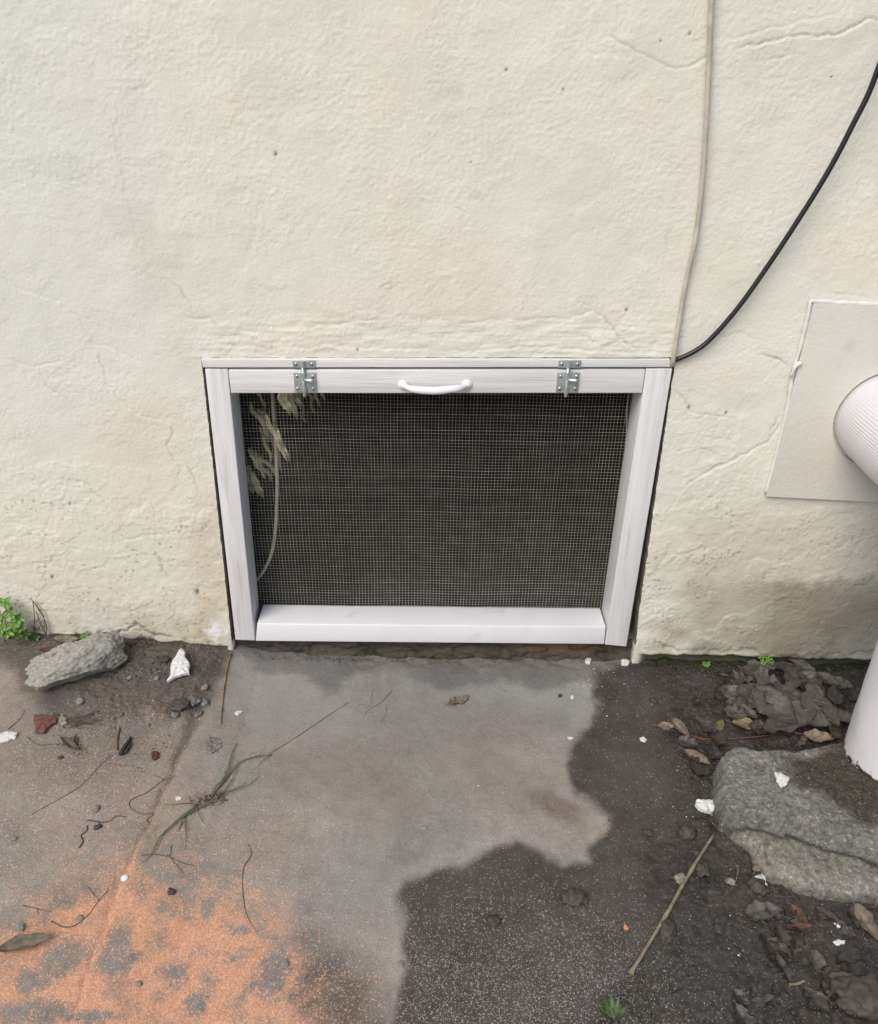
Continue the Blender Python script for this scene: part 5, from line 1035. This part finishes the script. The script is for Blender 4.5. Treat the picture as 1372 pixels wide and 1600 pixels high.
# dry stalk at the wall
e = empty('dry_weed_stalk', tuple(G(70, 1000))); tag(e, 'dried brown weed stalk leaning on the wall beside the green weed', 'dry stalk')
for pts in [[(73, 1000), (72, 975), (62, 955), (50, 937)], [(53, 990), (54, 965), (51, 938)], [(73, 998), (64, 975), (56, 955)], [(51, 938), (60, 950), (68, 962), (70, 980)], [(56, 972), (64, 965)], [(60, 985), (66, 970)], [(73, 995), (69, 982), (61, 972)]]:
    v, f = tube(smooth_path([tuple(W(x, y, -.006 - .004 * (y - 930) / 70)) for x, y in pts], 5), .0008, 5); part('stem', (v, f), 'twig', e)
# dry grass behind the chunk
e = empty('dry_grass_clump', tuple(G(190, 1030))); tag(e, 'dry yellow-green grass clump squeezed beside the right end of the concrete chunk', 'grass')
for k in range(34):
    bx = 184 + random.uniform(-10, 8); by = 1035 + random.uniform(-20, 16); ang = random.choice([random.uniform(-2.4, -.6), random.uniform(1.8, 2.8)]); l_ = random.uniform(14, 36); c = G(bx, by)
    pts = [c, c + Vector((math.cos(ang) * l_ * .4 / 800, -math.sin(ang) * l_ * .35 / 800, random.uniform(.006, .020))), c + Vector((math.cos(ang) * l_ / 800, -math.sin(ang) * l_ * .8 / 800, random.uniform(.001, .016)))]
    S = smooth_path(pts, 4); v, f = tube(S, [.0010 * (1 - .75 * i / (len(S) - 1)) for i in range(len(S))], 4, .4); part('blade', (v, f), random.choice(['grass', 'grass_dry', 'straw', 'grass_dry']), e)
# uprooted tuft on the slab
e = empty('uprooted_grass_tuft', tuple(G(325, 1252))); tag(e, 'uprooted wilting grass tuft lying on the slab left of centre', 'grass')
def blade(pts, w0, w1, mt, dz=.002, arch=None):
    S = gpath(pts, dz=dz, k=6, arch=arch); N = len(S); R_ = [w0 + (w1 - w0) * i / (N - 1) for i in range(N)]
    v, f = tube(S, [q_ * .72 for q_ in R_], 6, .3); part('blade', (v, f), mt, e)
for pts, a_, b_, mt in [([(328, 1250), (345, 1225), (356, 1208), (362, 1180), (370, 1162)], .0026, .0008, 'grass'), ([(325, 1248), (345, 1228), (372, 1196), (400, 1184), (424, 1180)], .0024, .0018, 'grass'), ([(424, 1180), (412, 1190), (400, 1201)], .0017, .0004, 'grass'),
 ([(335, 1250), (362, 1240), (390, 1228), (405, 1214)], .0018, .0005, 'grass'), ([(305, 1262), (285, 1278), (268, 1294), (250, 1312), (238, 1335), (222, 1350)], .0032, .0006, 'grass'), ([(330, 1255), (305, 1268), (282, 1282), (262, 1300), (254, 1308)], .0028, .0008, 'grass'), ([(289, 1278), (290, 1295), (292, 1312), (289, 1328)], .0018, .0005, 'grass'),
 ([(304, 1258), (309, 1270), (317, 1286)], .0018, .0006, 'grass'), ([(342, 1248), (360, 1225), (368, 1210), (372, 1190)], .0016, .0005, 'grass'), ([(330, 1246), (338, 1230), (350, 1222), (352, 1205)], .0016, .0006, 'grass'), ([(320, 1256), (340, 1254), (356, 1252)], .0030, .0018, 'grass_dry'), ([(300, 1256), (270, 1260), (256, 1258)], .0014, .0006, 'grass_dry'), ([(285, 1285), (278, 1300)], .0016, .0006, 'grass'),
 ([(350, 1240), (375, 1232), (385, 1222)], .0014, .0004, 'grass')]: blade(pts, a_, b_, mt, arch=[.003 * math.sin(math.pi * i / (len(pts) - 1)) for i in range(len(pts))])
for k in range(46):
    x0 = random.uniform(298, 352); y0 = 1256 - (x0 - 298) * .18 + random.uniform(-6, 6); an = random.uniform(0, 6.28); l_ = random.uniform(5, 16)
    v, f = tube(gpath([(x0, y0), (x0 + math.cos(an) * l_ * .5, y0 + math.sin(an) * l_ * .4), (x0 + math.cos(an + .5) * l_, y0 + math.sin(an + .5) * l_ * .7)], dz=random.uniform(.001, .006), k=3), random.uniform(.0004, .0009), 4); part('root', (v, f), random.choice(['grass_dry', 'bark', 'straw', 'twig']), e)
twig('long_grass_stem', [(421, 1178), (450, 1160), (475, 1144), (500, 1127), (522, 1112), (545, 1098)], .0008, 'grass_dry', 'long thin dry stem reaching from the grass tuft toward the hatch', 'stem', .7)
